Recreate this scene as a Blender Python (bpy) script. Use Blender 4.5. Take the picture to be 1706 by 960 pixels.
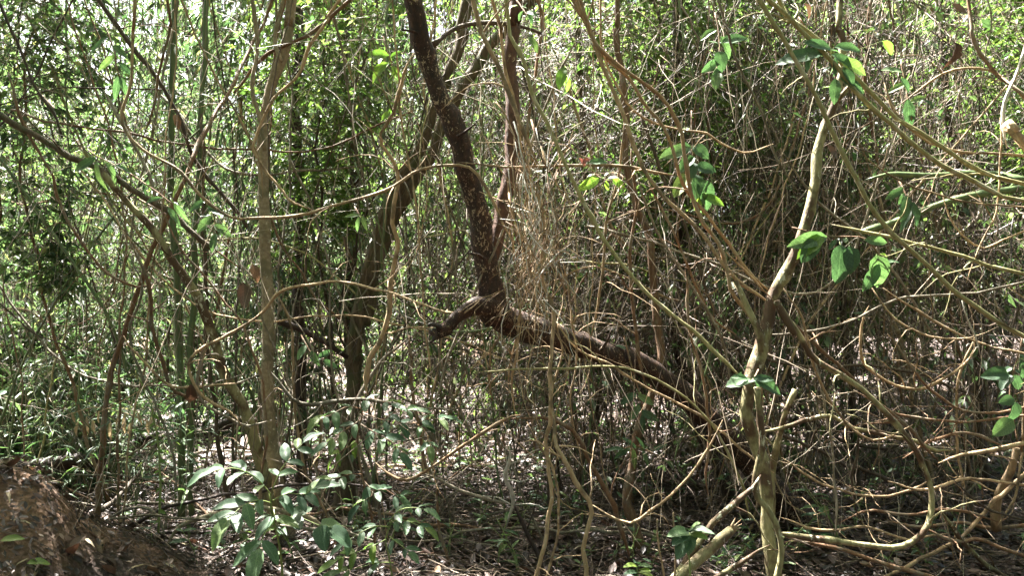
import bpy, math, random
import numpy as np
from mathutils import Vector, Matrix

for o in list(bpy.data.objects):
    bpy.data.objects.remove(o)
SC = bpy.context.scene
COL = SC.collection
rs = np.random.RandomState(11)
random.seed(11)
R = math.radians

# ------------------------------------------------------------------ camera
CAM_Z = 1.5
F = 853.0 / math.tan(R(33.0))
TILT = math.atan(80.0 / F)
cd = bpy.data.cameras.new("camera")
cd.sensor_width = 36.0
cd.lens = 18.0 / math.tan(R(33.0))
cd.clip_start = 0.05
cd.clip_end = 2000.0
cam = bpy.data.objects.new("camera", cd)
COL.objects.link(cam)
cam.location = (0, 0, CAM_Z)
cam.rotation_euler = (math.pi / 2 + TILT, 0, 0)
SC.camera = cam

# ------------------------------------------------------------------ sky, sun, exposure
SUN_EL = R(62.0)
SUN_AZ = R(-42.0)          # measured from straight ahead (+Y), negative = to the left
w = bpy.data.worlds.new("World")
SC.world = w
w.use_nodes = True
nt = w.node_tree
for n in list(nt.nodes):
    nt.nodes.remove(n)
sky = nt.nodes.new("ShaderNodeTexSky")
sky.sky_type = 'NISHITA'
sky.sun_disc = False
sky.sun_elevation = SUN_EL
sky.sun_rotation = SUN_AZ
sky.air_density = 1.0
sky.dust_density = 8.0
sky.ozone_density = 1.0
bg = nt.nodes.new("ShaderNodeBackground")
bg.inputs["Strength"].default_value = 0.05
wo = nt.nodes.new("ShaderNodeOutputWorld")
nt.links.new(sky.outputs[0], bg.inputs[0])
nt.links.new(bg.outputs[0], wo.inputs[0])

sd = bpy.data.lights.new("sun", 'SUN')
sd.energy = 5.0
sd.angle = R(0.5)
sd.color = (1.0, 0.955, 0.89)
sun = bpy.data.objects.new("sun", sd)
COL.objects.link(sun)
sun_dir = Vector((math.sin(SUN_AZ) * math.cos(SUN_EL), math.cos(SUN_AZ) * math.cos(SUN_EL), math.sin(SUN_EL)))
sun.rotation_euler = sun_dir.to_track_quat('Z', 'Y').to_euler()
sun.location = (0, 0, 30)

SC.view_settings.view_transform = 'Standard'
SC.view_settings.look = 'None'
SC.view_settings.exposure = 3.75
SC.view_settings.gamma = 1.0
SC.render.engine = 'CYCLES'
SC.cycles.max_bounces = 6
SC.cycles.diffuse_bounces = 4
SC.cycles.glossy_bounces = 2
SC.cycles.transmission_bounces = 4
SC.cycles.transparent_max_bounces = 4
SC.cycles.sample_clamp_indirect = 6.0
SC.cycles.caustics_reflective = False
SC.cycles.caustics_refractive = False


def P(px, py, d):
    """photo pixel at a given distance along the view axis -> a point in the place"""
    x = (px - 853.0) / F * d
    u = (480.0 - py) / F * d
    return np.array((x, d * math.cos(TILT) - u * math.sin(TILT), CAM_Z + d * math.sin(TILT) + u * math.cos(TILT)))


# ------------------------------------------------------------------ ground height
def smooth(t):
    t = np.clip(t, 0, 1)
    return t * t * (3 - 2 * t)


def ground_z(x, y):
    x = np.asarray(x, float)
    y = np.asarray(y, float)
    z = 0.035 * np.sin(x * 1.7 + 0.6 * y) + 0.03 * np.sin(y * 2.3 - x * 0.8 + 1.0) + 0.02 * np.sin(x * 4.1 + y * 3.3)
    z = z + 0.82 * smooth((-1.80 - x) / 1.15) * np.exp(-((y - 4.35) / 0.85) ** 2) * (1 + 0.06 * np.sin(x * 9 + y * 7))
    z = z + 0.22 * smooth((y - 9) / 14.0) + 0.5 * smooth((y - 25) / 40)
    return z


# ------------------------------------------------------------------ materials
def new_mat(name):
    m = bpy.data.materials.new(name)
    m.use_nodes = True
    t = m.node_tree
    for n in list(t.nodes):
        t.nodes.remove(n)
    return m, t


def N(t, typ, **kw):
    n = t.nodes.new(typ)
    for k, v in kw.items():
        if k.startswith("_"):
            setattr(n, k[1:], v)
        else:
            n.inputs[k.replace("__", " ")].default_value = v
    return n


def ramp(t, fac, stops):
    r = t.nodes.new("ShaderNodeValToRGB")
    els = r.color_ramp.elements
    while len(els) < len(stops):
        els.new(0.5)
    for e, (p, c) in zip(els, stops):
        e.position = p
        e.color = (c[0], c[1], c[2], 1)
    t.links.new(fac, r.inputs[0])
    return r.outputs[0]


def mix(t, fac, a, b, blend='MIX'):
    m = t.nodes.new("ShaderNodeMix")
    m.data_type = 'RGBA'
    m.blend_type = blend
    for v, i in ((fac, 0), (a, 6), (b, 7)):
        if hasattr(v, "is_linked"):
            t.links.new(v, m.inputs[i])
        elif i == 0:
            m.inputs[0].default_value = v
        else:
            m.inputs[i].default_value = (v[0], v[1], v[2], 1)
    return m.outputs[2]


def leaf_mat(name, stops, rough=0.40, trans=0.56, tcol=(1.08, 1.32, 0.74), island=True, spec=0.5):
    m, t = new_mat(name)
    out = t.nodes.new("ShaderNodeOutputMaterial")
    if island:
        g = t.nodes.new("ShaderNodeNewGeometry")
        rnd = g.outputs["Random Per Island"]
    else:
        g = t.nodes.new("ShaderNodeObjectInfo")
        rnd = g.outputs["Random"]
    c = ramp(t, rnd, stops)
    tc = t.nodes.new("ShaderNodeTexCoord")
    no = N(t, "ShaderNodeTexNoise", Scale=(9.0 if island else 28.0), Detail=3.0)
    t.links.new(tc.outputs["Object"], no.inputs["Vector"])
    v = ramp(t, no.outputs["Fac"], [(0.3, (0.72, 0.72, 0.72)), (0.7, (1.25, 1.25, 1.2))])
    c = mix(t, 1.0, c, v, 'MULTIPLY')
    if not island:
        sp = t.nodes.new("ShaderNodeSeparateXYZ")
        t.links.new(tc.outputs["Object"], sp.inputs[0])
        ab = N(t, "ShaderNodeMath", _operation='ABSOLUTE')
        t.links.new(sp.outputs[0], ab.inputs[0])
        mr = ramp(t, ab.outputs[0], [(0.004, (1, 1, 1)), (0.016, (0, 0, 0))])
        k1 = N(t, "ShaderNodeMath", _operation='MULTIPLY')
        k1.inputs[1].default_value = 0.8
        t.links.new(ab.outputs[0], k1.inputs[0])
        k2 = N(t, "ShaderNodeMath", _operation='SUBTRACT')
        t.links.new(sp.outputs[1], k2.inputs[0])
        t.links.new(k1.outputs[0], k2.inputs[1])
        k3 = N(t, "ShaderNodeMath", _operation='PINGPONG')
        k3.inputs[1].default_value = 0.05
        t.links.new(k2.outputs[0], k3.inputs[0])
        vr = ramp(t, k3.outputs[0], [(0.002, (0.55, 0.55, 0.55)), (0.009, (0, 0, 0))])
        mm = mix(t, 1.0, mr, vr, 'ADD')
        lighter = mix(t, 1.0, c, (1.7, 1.55, 1.6), 'MULTIPLY')
        c = mix(t, mm, c, lighter)
        # brown spots and worn margins
        n4 = N(t, "ShaderNodeTexNoise", Scale=7.0, Detail=4.0, Roughness=0.7)
        t.links.new(tc.outputs["Object"], n4.inputs["Vector"])
        f4 = ramp(t, n4.outputs["Fac"], [(0.64, (0, 0, 0)), (0.70, (0.8, 0.8, 0.8))])
        c = mix(t, f4, c, (0.10, 0.075, 0.03))
    p = N(t, "ShaderNodeBsdfPrincipled", Roughness=rough)
    p.inputs["Specular IOR Level"].default_value = spec
    t.links.new(c, p.inputs["Base Color"])
    tr = t.nodes.new("ShaderNodeBsdfTranslucent")
    tcn = mix(t, 1.0, c, tcol, 'MULTIPLY')
    t.links.new(tcn, tr.inputs[0])
    ms = t.nodes.new("ShaderNodeMixShader")
    ms.inputs[0].default_value = trans
    t.links.new(p.outputs[0], ms.inputs[1])
    t.links.new(tr.outputs[0], ms.inputs[2])
    t.links.new(ms.outputs[0], out.inputs[0])
    return m


def bark_mat(name, stops, scale=18.0, stretch=6.0, bump=0.5, fleck=None, fleck_thr=0.62, fleck_scale=45.0,
             rough=0.75, patch=None, patch_thr=0.5, vary=0.35):
    m, t = new_mat(name)
    out = t.nodes.new("ShaderNodeOutputMaterial")
    tc = t.nodes.new("ShaderNodeTexCoord")
    mp = t.nodes.new("ShaderNodeMapping")
    mp.inputs["Scale"].default_value = (1, 1, 1 / stretch)
    t.links.new(tc.outputs["Object"], mp.inputs[0])
    n1 = N(t, "ShaderNodeTexNoise", Scale=scale * 2.2, Detail=6.0, Roughness=0.65)
    t.links.new(mp.outputs[0], n1.inputs["Vector"])
    c = ramp(t, n1.outputs["Fac"], stops)
    n2 = N(t, "ShaderNodeTexNoise", Scale=scale * 0.35, Detail=4.0)
    t.links.new(tc.outputs["Object"], n2.inputs["Vector"])
    if patch:
        f = ramp(t, n2.outputs["Fac"], [(patch_thr - 0.04, (0, 0, 0)), (patch_thr + 0.06, (1, 1, 1))])
        c = mix(t, f, c, patch)
    if fleck:
        n3 = N(t, "ShaderNodeTexNoise", Scale=fleck_scale, Detail=5.0, Roughness=0.75, Distortion=0.6)
        mp3 = t.nodes.new("ShaderNodeMapping")
        mp3.inputs["Scale"].default_value = (1, 1, 0.55)
        t.links.new(tc.outputs["Object"], mp3.inputs[0])
        t.links.new(mp3.outputs[0], n3.inputs["Vector"])
        n5 = N(t, "ShaderNodeTexNoise", Scale=7.0, Detail=3.0)
        t.links.new(tc.outputs["Object"], n5.inputs["Vector"])
        ad = N(t, "ShaderNodeMath", _operation='MULTIPLY_ADD')
        ad.inputs[1].default_value = 0.35
        t.links.new(n5.outputs["Fac"], ad.inputs[0])
        t.links.new(n3.outputs["Fac"], ad.inputs[2])
        f = ramp(t, ad.outputs[0], [(fleck_thr + 0.175, (0, 0, 0)), (fleck_thr + 0.215, (1, 1, 1))])
        c = mix(t, f, c, fleck)
    if vary:
        oi = t.nodes.new("ShaderNodeObjectInfo")
        lo = 1 - vary
        v = ramp(t, oi.outputs["Random"], [(0, (lo, lo, lo * 0.97)), (1, (1 + vary * 0.8, 1 + vary * 0.75, 1 + vary * 0.7))])
        c = mix(t, 1.0, c, v, 'MULTIPLY')
    b = N(t, "ShaderNodeBump", Strength=bump, Distance=0.012)
    t.links.new(n1.outputs["Fac"], b.inputs["Height"])
    p = N(t, "ShaderNodeBsdfPrincipled", Roughness=rough)
    p.inputs["Specular IOR Level"].default_value = 0.35
    t.links.new(c, p.inputs["Base Color"])
    t.links.new(b.outputs[0], p.inputs["Normal"])
    t.links.new(p.outputs[0], out.inputs[0])
    return m


M = {}
M['rust'] = bark_mat('rust_bark', [(0.3, (0.008, 0.005, 0.004)), (0.5, (0.026, 0.012, 0.007)), (0.75, (0.085, 0.038, 0.021))],
                     scale=16, stretch=2, bump=1.0, fleck=(0.36, 0.27, 0.18), fleck_thr=0.585, fleck_scale=74, vary=0)
M['rust_plain'] = bark_mat('rust_plain_bark', [(0.25, (0.025, 0.012, 0.008)), (0.55, (0.085, 0.040, 0.024)), (0.8, (0.17, 0.09, 0.055))],
                           scale=16, stretch=2, bump=0.8, fleck=(0.35, 0.28, 0.18), fleck_thr=0.66, fleck_scale=30, vary=0)
M['charred'] = bark_mat('charred_bark', [(0.3, (0.010, 0.007, 0.006)), (0.6, (0.04, 0.022, 0.016)), (0.85, (0.10, 0.06, 0.05))],
                        scale=20, stretch=3, bump=1.0, vary=0, rough=0.5)
M['pale'] = bark_mat('pale_bark', [(0.25, (0.15, 0.115, 0.07)), (0.5, (0.26, 0.21, 0.14)), (0.8, (0.40, 0.34, 0.25))],
                    patch=(0.15, 0.13, 0.08), patch_thr=0.58, scale=20, stretch=1.0, bump=0.7, fleck=(0.5, 0.47, 0.38), fleck_thr=0.64, fleck_scale=22, vary=0.1)
M['mossy'] = bark_mat('mossy_bark', [(0.25, (0.09, 0.08, 0.035)), (0.5, (0.22, 0.20, 0.10)), (0.8, (0.36, 0.33, 0.19))],
                      scale=18, stretch=3, bump=0.8, fleck=(0.44, 0.43, 0.33), fleck_thr=0.6, fleck_scale=26,
 patch=(0.075, 0.045, 0.024), patch_thr=0.50, vary=0.1)
M['brown'] = bark_mat('brown_bark', [(0.25, (0.03, 0.021, 0.013)), (0.5, (0.085, 0.062, 0.038)), (0.8, (0.19, 0.145, 0.09))],
                    scale=18, stretch=5, bump=1.0, patch=(0.07, 0.075, 0.035), patch_thr=0.55, vary=0.1)
M['tan'] = bark_mat('tan_vine_bark', [(0.25, (0.20, 0.132, 0.068)), (0.5, (0.36, 0.255, 0.15)), (0.8, (0.55, 0.43, 0.28))],
                    scale=28, stretch=5, bump=0.8, vary=0.3, patch=(0.16, 0.115, 0.07), patch_thr=0.55, fleck=(0.5, 0.46, 0.36), fleck_thr=0.64, fleck_scale=60)
M['olive'] = bark_mat('olive_vine_bark', [(0.25, (0.15, 0.13, 0.05)), (0.5, (0.26, 0.235, 0.11)), (0.8, (0.38, 0.35, 0.19))],
                      scale=24, stretch=4, bump=0.4, patch=(0.38, 0.35, 0.24), patch_thr=0.6, vary=0.15)
M['orange'] = bark_mat('orange_vine_bark', [(0.25, (0.16, 0.088, 0.040)), (0.5, (0.28, 0.165, 0.085)), (0.8, (0.42, 0.28, 0.17))],
                       scale=28, stretch=6, bump=0.8, vary=0.15, patch=(0.28, 0.21, 0.13), patch_thr=0.52)
M['redbrown'] = bark_mat('redbrown_vine_bark', [(0.25, (0.08, 0.042, 0.022)), (0.5, (0.17, 0.095, 0.052)), (0.8, (0.28, 0.18, 0.11))],
                         scale=26, stretch=5, bump=0.9, vary=0.3, patch=(0.19, 0.15, 0.105), patch_thr=0.54, fleck=(0.36, 0.33, 0.26), fleck_thr=0.65, fleck_scale=50)
M['dark'] = bark_mat('dark_bark', [(0.25, (0.022, 0.016, 0.011)), (0.5, (0.06, 0.044, 0.030)), (0.8, (0.13, 0.10, 0.07))],
                     scale=24, stretch=5, bump=0.7, vary=0.3)
M['grey'] = bark_mat('grey_vine_bark', [(0.25, (0.10, 0.085, 0.062)), (0.5, (0.19, 0.165, 0.125)), (0.8, (0.32, 0.285, 0.225))],
                     scale=26, stretch=5, bump=0.9, vary=0.35, patch=(0.11, 0.09, 0.06), patch_thr=0.54, fleck=(0.42, 0.40, 0.33), fleck_thr=0.64, fleck_scale=45)
M['white'] = bark_mat('whitish_bark', [(0.25, (0.30, 0.28, 0.24)), (0.5, (0.46, 0.44, 0.39)), (0.8, (0.62, 0.60, 0.55))],
                      scale=26, stretch=3, bump=0.3, vary=0.1)
M['culm'] = bark_mat('bamboo_culm', [(0.25, (0.045, 0.07, 0.028)), (0.5, (0.09, 0.13, 0.055)), (0.8, (0.17, 0.20, 0.09))],
                     scale=14, stretch=10, bump=0.15, rough=0.4, vary=0.3)
M['greenstem'] = bark_mat('green_stem', [(0.25, (0.10, 0.15, 0.04)), (0.5, (0.17, 0.22, 0.07)), (0.8, (0.28, 0.32, 0.12))],
                          scale=24, stretch=8, bump=0.2, rough=0.5, vary=0.2)
M['twigs'] = bark_mat('twig_bark', [(0.25, (0.055, 0.040, 0.026)), (0.5, (0.13, 0.10, 0.068)), (0.8, (0.27, 0.22, 0.16))],
                      scale=5, stretch=1, bump=0.0, vary=0.2)

# thin twigs: colour per twig
def twig_island(name, stops):
    m, t = new_mat(name)
    out = t.nodes.new("ShaderNodeOutputMaterial")
    g = t.nodes.new("ShaderNodeNewGeometry")
    c = ramp(t, g.outputs["Random Per Island"], stops)
    p = N(t, "ShaderNodeBsdfPrincipled", Roughness=0.6)
    p.inputs["Specular IOR Level"].default_value = 0.5
    t.links.new(c, p.inputs["Base Color"])
    t.links.new(p.outputs[0], out.inputs[0])
    return m


M['twigmix'] = twig_island('mixed_twigs', [(0.0, (0.022, 0.014, 0.009)), (0.5, (0.072, 0.047, 0.031)), (0.85, (0.18, 0.128, 0.09)), (1.0, (0.42, 0.34, 0.26))])
M['lf_mid'] = leaf_mat('leaves_mid', [(0, (0.032, 0.058, 0.030)), (0.4, (0.068, 0.105, 0.056)), (0.8, (0.12, 0.16, 0.085)), (0.96, (0.19, 0.23, 0.12)), (1, (0.28, 0.23, 0.15))])  # greyed and blued to put the left background's haze into the colour
M['lf_dark'] = leaf_mat('leaves_dark', [(0, (0.020, 0.045, 0.024)), (0.5, (0.038, 0.078, 0.038)), (1, (0.075, 0.12, 0.055))], trans=0.32)
M['lf_bamboo'] = leaf_mat('leaves_bamboo', [(0, (0.042, 0.075, 0.044)), (0.5, (0.085, 0.125, 0.078)), (0.9, (0.15, 0.185, 0.12)), (1, (0.36, 0.30, 0.20))], trans=0.40)  # greyer, bluer greens imitate haze over the left background
M['lf_bright'] = leaf_mat('leaves_bright', [(0, (0.060, 0.105, 0.034)), (0.5, (0.11, 0.165, 0.055)), (1, (0.19, 0.225, 0.08))], trans=0.55)
M['leaf'] = leaf_mat('broad_leaf', [(0, (0.042, 0.080, 0.046)), (0.5, (0.070, 0.125, 0.066)), (0.8, (0.105, 0.165, 0.08)), (1, (0.14, 0.185, 0.06))], island=False, trans=0.34, rough=0.5, spec=0.35)
M['leaf_light'] = leaf_mat('light_leaf', [(0, (0.10, 0.18, 0.035)), (1, (0.18, 0.25, 0.055))], island=False, trans=0.5, rough=0.45)
M['leaf_dead'] = leaf_mat('dead_leaf', [(0, (0.05, 0.027, 0.019)), (0.5, (0.11, 0.066, 0.045)), (1, (0.24, 0.165, 0.105))], island=False, trans=0.15, tcol=(1.0, 0.85, 0.7), rough=0.55)
M['leaf_straw'] = leaf_mat('straw_leaf', [(0, (0.30, 0.24, 0.15)), (1, (0.46, 0.39, 0.27))], island=False, trans=0.15, tcol=(1.0, 0.95, 0.75), rough=0.6)
M['leaf_pink'] = leaf_mat('pink_leaf', [(0, (0.26, 0.13, 0.11)), (1, (0.34, 0.19, 0.16))], island=False, trans=0.3, tcol=(1.2, 0.7, 0.6), rough=0.5)
M['litter'] = leaf_mat('litter_leaves', [(0, (0.010, 0.007, 0.006)), (0.4, (0.028, 0.017, 0.014)), (0.75, (0.066, 0.040, 0.033)), (0.94, (0.14, 0.090, 0.074)), (1, (0.30, 0.22, 0.18))],
                       trans=0.08, tcol=(1.2, 0.9, 0.6), rough=0.5)


def ground_mat():
    m, t = new_mat('forest_soil')
    out = t.nodes.new("ShaderNodeOutputMaterial")
    tc = t.nodes.new("ShaderNodeTexCoord")
    n1 = N(t, "ShaderNodeTexNoise", Scale=14.0, Detail=8.0, Roughness=0.7)
    n2 = N(t, "ShaderNodeTexNoise", Scale=1.3, Detail=5.0)
    v = N(t, "ShaderNodeTexVoronoi", Scale=26.0)
    for n in (n1, n2, v):
        t.links.new(tc.outputs["Object"], n.inputs["Vector"])
    c = ramp(t, n1.outputs["Fac"], [(0.3, (0.020, 0.013, 0.010)), (0.55, (0.05, 0.032, 0.024)), (0.8, (0.12, 0.08, 0.06))])
    f = ramp(t, n2.outputs["Fac"], [(0.55, (0, 0, 0)), (0.72, (1, 1, 1))])
    c = mix(t, f, c, (0.12, 0.065, 0.032))
    # bare orange earth on the mound
    sp = t.nodes.new("ShaderNodeSeparateXYZ")
    t.links.new(tc.outputs["Object"], sp.inputs[0])
    mz = N(t, "ShaderNodeMath", _operation='ADD')
    t.links.new(sp.outputs[2], mz.inputs[0])
    t.links.new(n2.outputs["Fac"], mz.inputs[1])
    mf = ramp(t, mz.outputs[0], [(0.72, (0, 0, 0)), (0.95, (1, 1, 1))])
    ln = N(t, "ShaderNodeMath", _operation='LESS_THAN')
    ln.inputs[1].default_value = -1.8
    t.links.new(sp.outputs[0], ln.inputs[0])
    mf = mix(t, 1.0, mf, ln.outputs[0], 'MULTIPLY')
    oc = ramp(t, n1.outputs["Fac"], [(0.3, (0.05, 0.028, 0.016)), (0.6, (0.17, 0.095, 0.050)), (0.8, (0.28, 0.18, 0.10))])
    c = mix(t, mf, c, oc)
    b = N(t, "ShaderNodeBump", Strength=0.9, Distance=0.03)
    t.links.new(v.outputs["Distance"], b.inputs["Height"])
    b2 = N(t, "ShaderNodeBump", Strength=0.8, Distance=0.03)
    t.links.new(n1.outputs["Fac"], b2.inputs["Height"])
    t.links.new(b.outputs[0], b2.inputs["Normal"])
    p = N(t, "ShaderNodeBsdfPrincipled", Roughness=0.85)
    t.links.new(c, p.inputs["Base Color"])
    t.links.new(b2.outputs[0], p.inputs["Normal"])
    t.links.new(p.outputs[0], out.inputs[0])
    return m


M['soil'] = ground_mat()


# ------------------------------------------------------------------ mesh helpers
def mesh_from(name, V, Fa, mat, smooth_shade=True):
    """V (n,3); Fa list of int arrays, each (m,3) or (m,4)"""
    me = bpy.data.meshes.new(name)
    V = np.asarray(V, np.float32)
    Fa = [np.asarray(f, np.int32) for f in Fa if len(f)]
    me.vertices.add(len(V))
    me.vertices.foreach_set("co", V.ravel())
    nl = sum(f.size for f in Fa)
    nf = sum(len(f) for f in Fa)
    me.loops.add(nl)
    me.loops.foreach_set("vertex_index", np.concatenate([f.ravel() for f in Fa]))
    me.polygons.add(nf)
    tot = np.concatenate([np.full(len(f), f.shape[1], np.int32) for f in Fa])
    st = np.concatenate([[0], np.cumsum(tot)[:-1]]).astype(np.int32)
    me.polygons.foreach_set("loop_start", st)
    me.polygons.foreach_set("loop_total", tot)
    if smooth_shade:
        me.polygons.foreach_set("use_smooth", np.ones(nf, bool))
    me.update()
    me.materials.append(mat)
    return me


def link(name, me, parent=None):
    o = bpy.data.objects.new(name, me)
    COL.objects.link(o)
    if parent is not None:
        o.parent = parent
    return o


def tag(o, label=None, cat=None, group=None, kind=None):
    if label:
        o["label"] = label
    if cat:
        o["category"] = cat
    if group:
        o["group"] = group
    if kind:
        o["kind"] = kind
    return o


def thing(name, label, cat, loc=(0, 0, 0), group=None):
    o = bpy.data.objects.new(name, None)
    COL.objects.link(o)
    o.empty_display_size = 0.1
    o.location = [float(v) for v in loc]
    return tag(o, label, cat, group)


def copy_tree(o, parent=None):
    c = o.copy()
    COL.objects.link(c)
    c.parent = parent
    for ch in list(o.children):
        copy_tree(ch, c)
    return c


def catmull(pts, n):
    pts = np.asarray(pts, float)
    k = len(pts)
    if k == 2:
        t = np.linspace(0, 1, n)[:, None]
        return pts[0] * (1 - t) + pts[1] * t
    ext = np.vstack([2 * pts[0] - pts[1], pts, 2 * pts[-1] - pts[-2]])
    seg = np.linalg.norm(np.diff(pts[:, :3], axis=0), axis=1)
    cum = np.concatenate([[0], np.cumsum(seg)])
    cum /= cum[-1]
    out = []
    for u in np.linspace(0, 1, n):
        i = min(int(np.searchsorted(cum, u, side='right') - 1), k - 2)
        t = (u - cum[i]) / max(cum[i + 1] - cum[i], 1e-9)
        p0, p1, p2, p3 = ext[i:i + 4]
        out.append(0.5 * ((2 * p1) + (-p0 + p2) * t + (2 * p0 - 5 * p1 + 4 * p2 - p3) * t * t + (-p0 + 3 * p1 - 3 * p2 + p3) * t ** 3))
    return np.array(out)


def tubes(paths, radii, sides=4, lump=0.0, cap=True, seed=0):
    """paths (m,s,3), radii (m,s) -> V, F arrays, all tubes at once"""
    paths = np.asarray(paths, float)
    m, s, _ = paths.shape
    T = np.gradient(paths, axis=1)
    T /= np.linalg.norm(T, axis=2, keepdims=True) + 1e-9
    ref = np.tile(np.array([0.31, 0.17, 0.93]), (m, 1))
    bad = np.abs(np.einsum('ij,ij->i', ref, T[:, 0])) > 0.9
    ref[bad] = (0.9, 0.3, 0.1)
    U = np.zeros_like(paths)
    cur = ref
    for i in range(s):
        cur = cur - T[:, i] * np.einsum('ij,ij->i', cur, T[:, i])[:, None]
        cur = cur / (np.linalg.norm(cur, axis=1, keepdims=True) + 1e-9)
        U[:, i] = cur
    W = np.cross(T, U)
    a = np.arange(sides) * 2 * np.pi / sides
    rr = np.asarray(radii, float)[:, :, None] * np.ones(sides)
    if lump:
        q = np.random.RandomState(seed)
        rr = rr * (1 + lump * q.uniform(-1, 1, rr.shape))
    V = paths[:, :, None, :] + rr[..., None] * (np.cos(a)[None, None, :, None] * U[:, :, None, :] + np.sin(a)[None, None, :, None] * W[:, :, None, :])
    V = V.reshape(-1, 3)
    idx = np.arange(m * s * sides).reshape(m, s, sides)
    A = idx[:, :-1]
    B = np.roll(A, -1, axis=2)
    D = idx[:, 1:]
    C = np.roll(D, -1, axis=2)
    Fq = np.stack([A, B, C, D], -1).reshape(-1, 4)
    Fs = [Fq]
    if cap and sides >= 5:
        for e, fl in ((0, True), (s - 1, False)):
            ce = V[idx[:, e]].mean(axis=1)
            ci = len(V) + np.arange(m)
            V = np.vstack([V, ce])
            r0 = idx[:, e]
            r1 = np.roll(r0, -1, axis=1)
            cc = np.repeat(ci[:, None], sides, 1)
            tri = np.stack([r1, r0, cc] if fl else [r0, r1, cc], -1).reshape(-1, 3)
            Fs.append(tri)
    return V, Fs


def unit(v):
    return v / (np.linalg.norm(v, axis=-1, keepdims=True) + 1e-9)


def leaf_quads(base, d, nrm, L, W, droop=0.0, fold=0.25):
    """one four-cornered leaf, folded along its midrib, per row"""
    d = unit(d)
    side = unit(np.cross(d, nrm))
    up = unit(np.cross(side, d))
    L = L[:, None]
    W = W[:, None]
    tip = base + d * L + np.array([0, 0, -1.0]) * L * droop
    mid = base + d * L * 0.45
    l = mid + side * W * 0.5 + up * W * fold
    r = mid - side * W * 0.5 + up * W * fold
    n = len(base)
    V = np.stack([base, r, tip, l], 1).reshape(-1, 3)
    i = np.arange(n) * 4
    Fq = np.concatenate([np.stack([i, i + 1, i + 2], 1), np.stack([i, i + 2, i + 3], 1)])
    return V, Fq


def leaf_blade(L, W, curl, fold, shape, seed, lobes=0.0):
    """a modelled leaf along +Y, its midrib low and its edges raised, drooping to the tip"""
    q = np.random.RandomState(seed)
    S = 8
    u = np.linspace(0, 1, S)
    if shape == 'lance':
        prof = np.sin(np.pi * u ** 0.8) ** 0.85
    elif shape == 'round':
        prof = np.sin(np.pi * u ** 0.72) ** 0.6
    else:
        prof = np.sin(np.pi * u ** 0.85) ** 0.7
    prof[0] = 0.04
    prof[-1] = 0.0
    V = []
    tw = q.uniform(-0.25, 0.25)
    for i in range(S):
        yy = u[i] * L * (1 - 0.12 * abs(curl) * u[i])
        z = -curl * L * 0.45 * u[i] ** 2 + 0.015 * L * math.sin(u[i] * 14 + seed)
        hw = 0.5 * W * prof[i] * (1 + lobes * q.uniform(-1, 1))
        for s_, k in ((-1, 1.0), (-0.5, 0.5), (0, 0), (0.5, 0.5), (1, 1.0)):
            V.append((s_ * hw * math.cos(tw * u[i]), yy, z + fold * abs(s_) * hw + s_ * hw * math.sin(tw * u[i]) + 0.04 * hw * math.sin(9 * u[i] + 3 * s_)))
    V = np.array(V)
    Fq = []
    for i in range(S - 1):
        for k in range(4):
            a = i * 5 + k
            Fq.append((a, a + 1, a + 6, a + 5))
    # a little stalk
    return V, np.array(Fq)


LEAF = {}


def leaf_set(key, L, W, shape, mat, curls=(0.2, 0.5, 0.9, 1.2), fold=0.35, lobes=0.0):
    out = []
    for i, c in enumerate(curls):
        V, Fq = leaf_blade(L, W, c, fold * (0.7 + 0.2 * i), shape, 10 + i, lobes)
        out.append(mesh_from(key, V, [Fq], mat))
    LEAF[key] = out


leaf_set('broad', 1.0, 0.40, 'oval', M['leaf'], curls=(0.1, 0.3, 0.5, 0.8))
leaf_set('round', 1.0, 0.58, 'round', M['leaf'], curls=(0.1, 0.3, 0.5, 0.9))
leaf_set('lance', 1.0, 0.26, 'lance', M['leaf'])
leaf_set('narrow', 1.0, 0.13, 'lance', M['leaf'], curls=(0.3, 0.8, 1.3, 1.6))
leaf_set('light', 1.0, 0.42, 'oval', M['leaf_light'])
leaf_set('dead', 1.0, 0.45, 'oval', M['leaf_dead'], curls=(0.9, -0.8, 1.4, -1.2), fold=0.9, lobes=0.15)
leaf_set('straw', 1.0, 0.17, 'lance', M['leaf_straw'], curls=(0.6, -0.4, 1.0, 1.3), fold=0.6)
leaf_set('pink', 1.0, 0.5, 'round', M['leaf_pink'])


def put_leaf(key, parent, loc, d, up, size, name="leaf"):
    """a leaf object: its length along d, its face towards up"""
    me = random.choice(LEAF[key])
    o = link(name, me, parent)
    d = Vector([float(v) for v in d]).normalized()
    up = Vector([float(v) for v in up])
    x = d.cross(up)
    if x.length < 1e-4:
        x = Vector((1, 0, 0))
    x.normalize()
    z = x.cross(d).normalized()
    m = Matrix((x, d, z)).transposed().to_4x4()
    m = Matrix.Translation(Vector([float(v) for v in loc])) @ m @ Matrix.Diagonal((size, size, size, 1))
    o.matrix_local = m
    return o


# ------------------------------------------------------------------ where things stand, in words
ZONES = [(-900, 'beyond the left edge'), (0, 'above the dirt mound'), (130, 'behind the dark slanting limb'),
         (250, 'left of the slender pale tree'), (400, 'behind the slender pale tree'), (500, 'right of the slender pale tree'),
         (580, 'behind the twin brown trunks'), (690, 'left of the rust-brown forked tree'), (790, 'behind the rust-brown forked tree'),
         (880, 'behind the hanging vine bundle'), (980, 'above the leaning rust-brown trunk'), (1090, 'beneath the twisted orange vines'),
         (1200, 'behind the mossy twisted liana trunk'), (1330, 'right of the mossy liana trunk'), (1450, 'behind the long sagging lianas'),
         (1580, 'near the right edge'), (1706, 'beyond the right edge')]


def zone(px):
    z = ZONES[0][1]
    for a, s in ZONES:
        if px >= a:
            z = s
    return z


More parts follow.
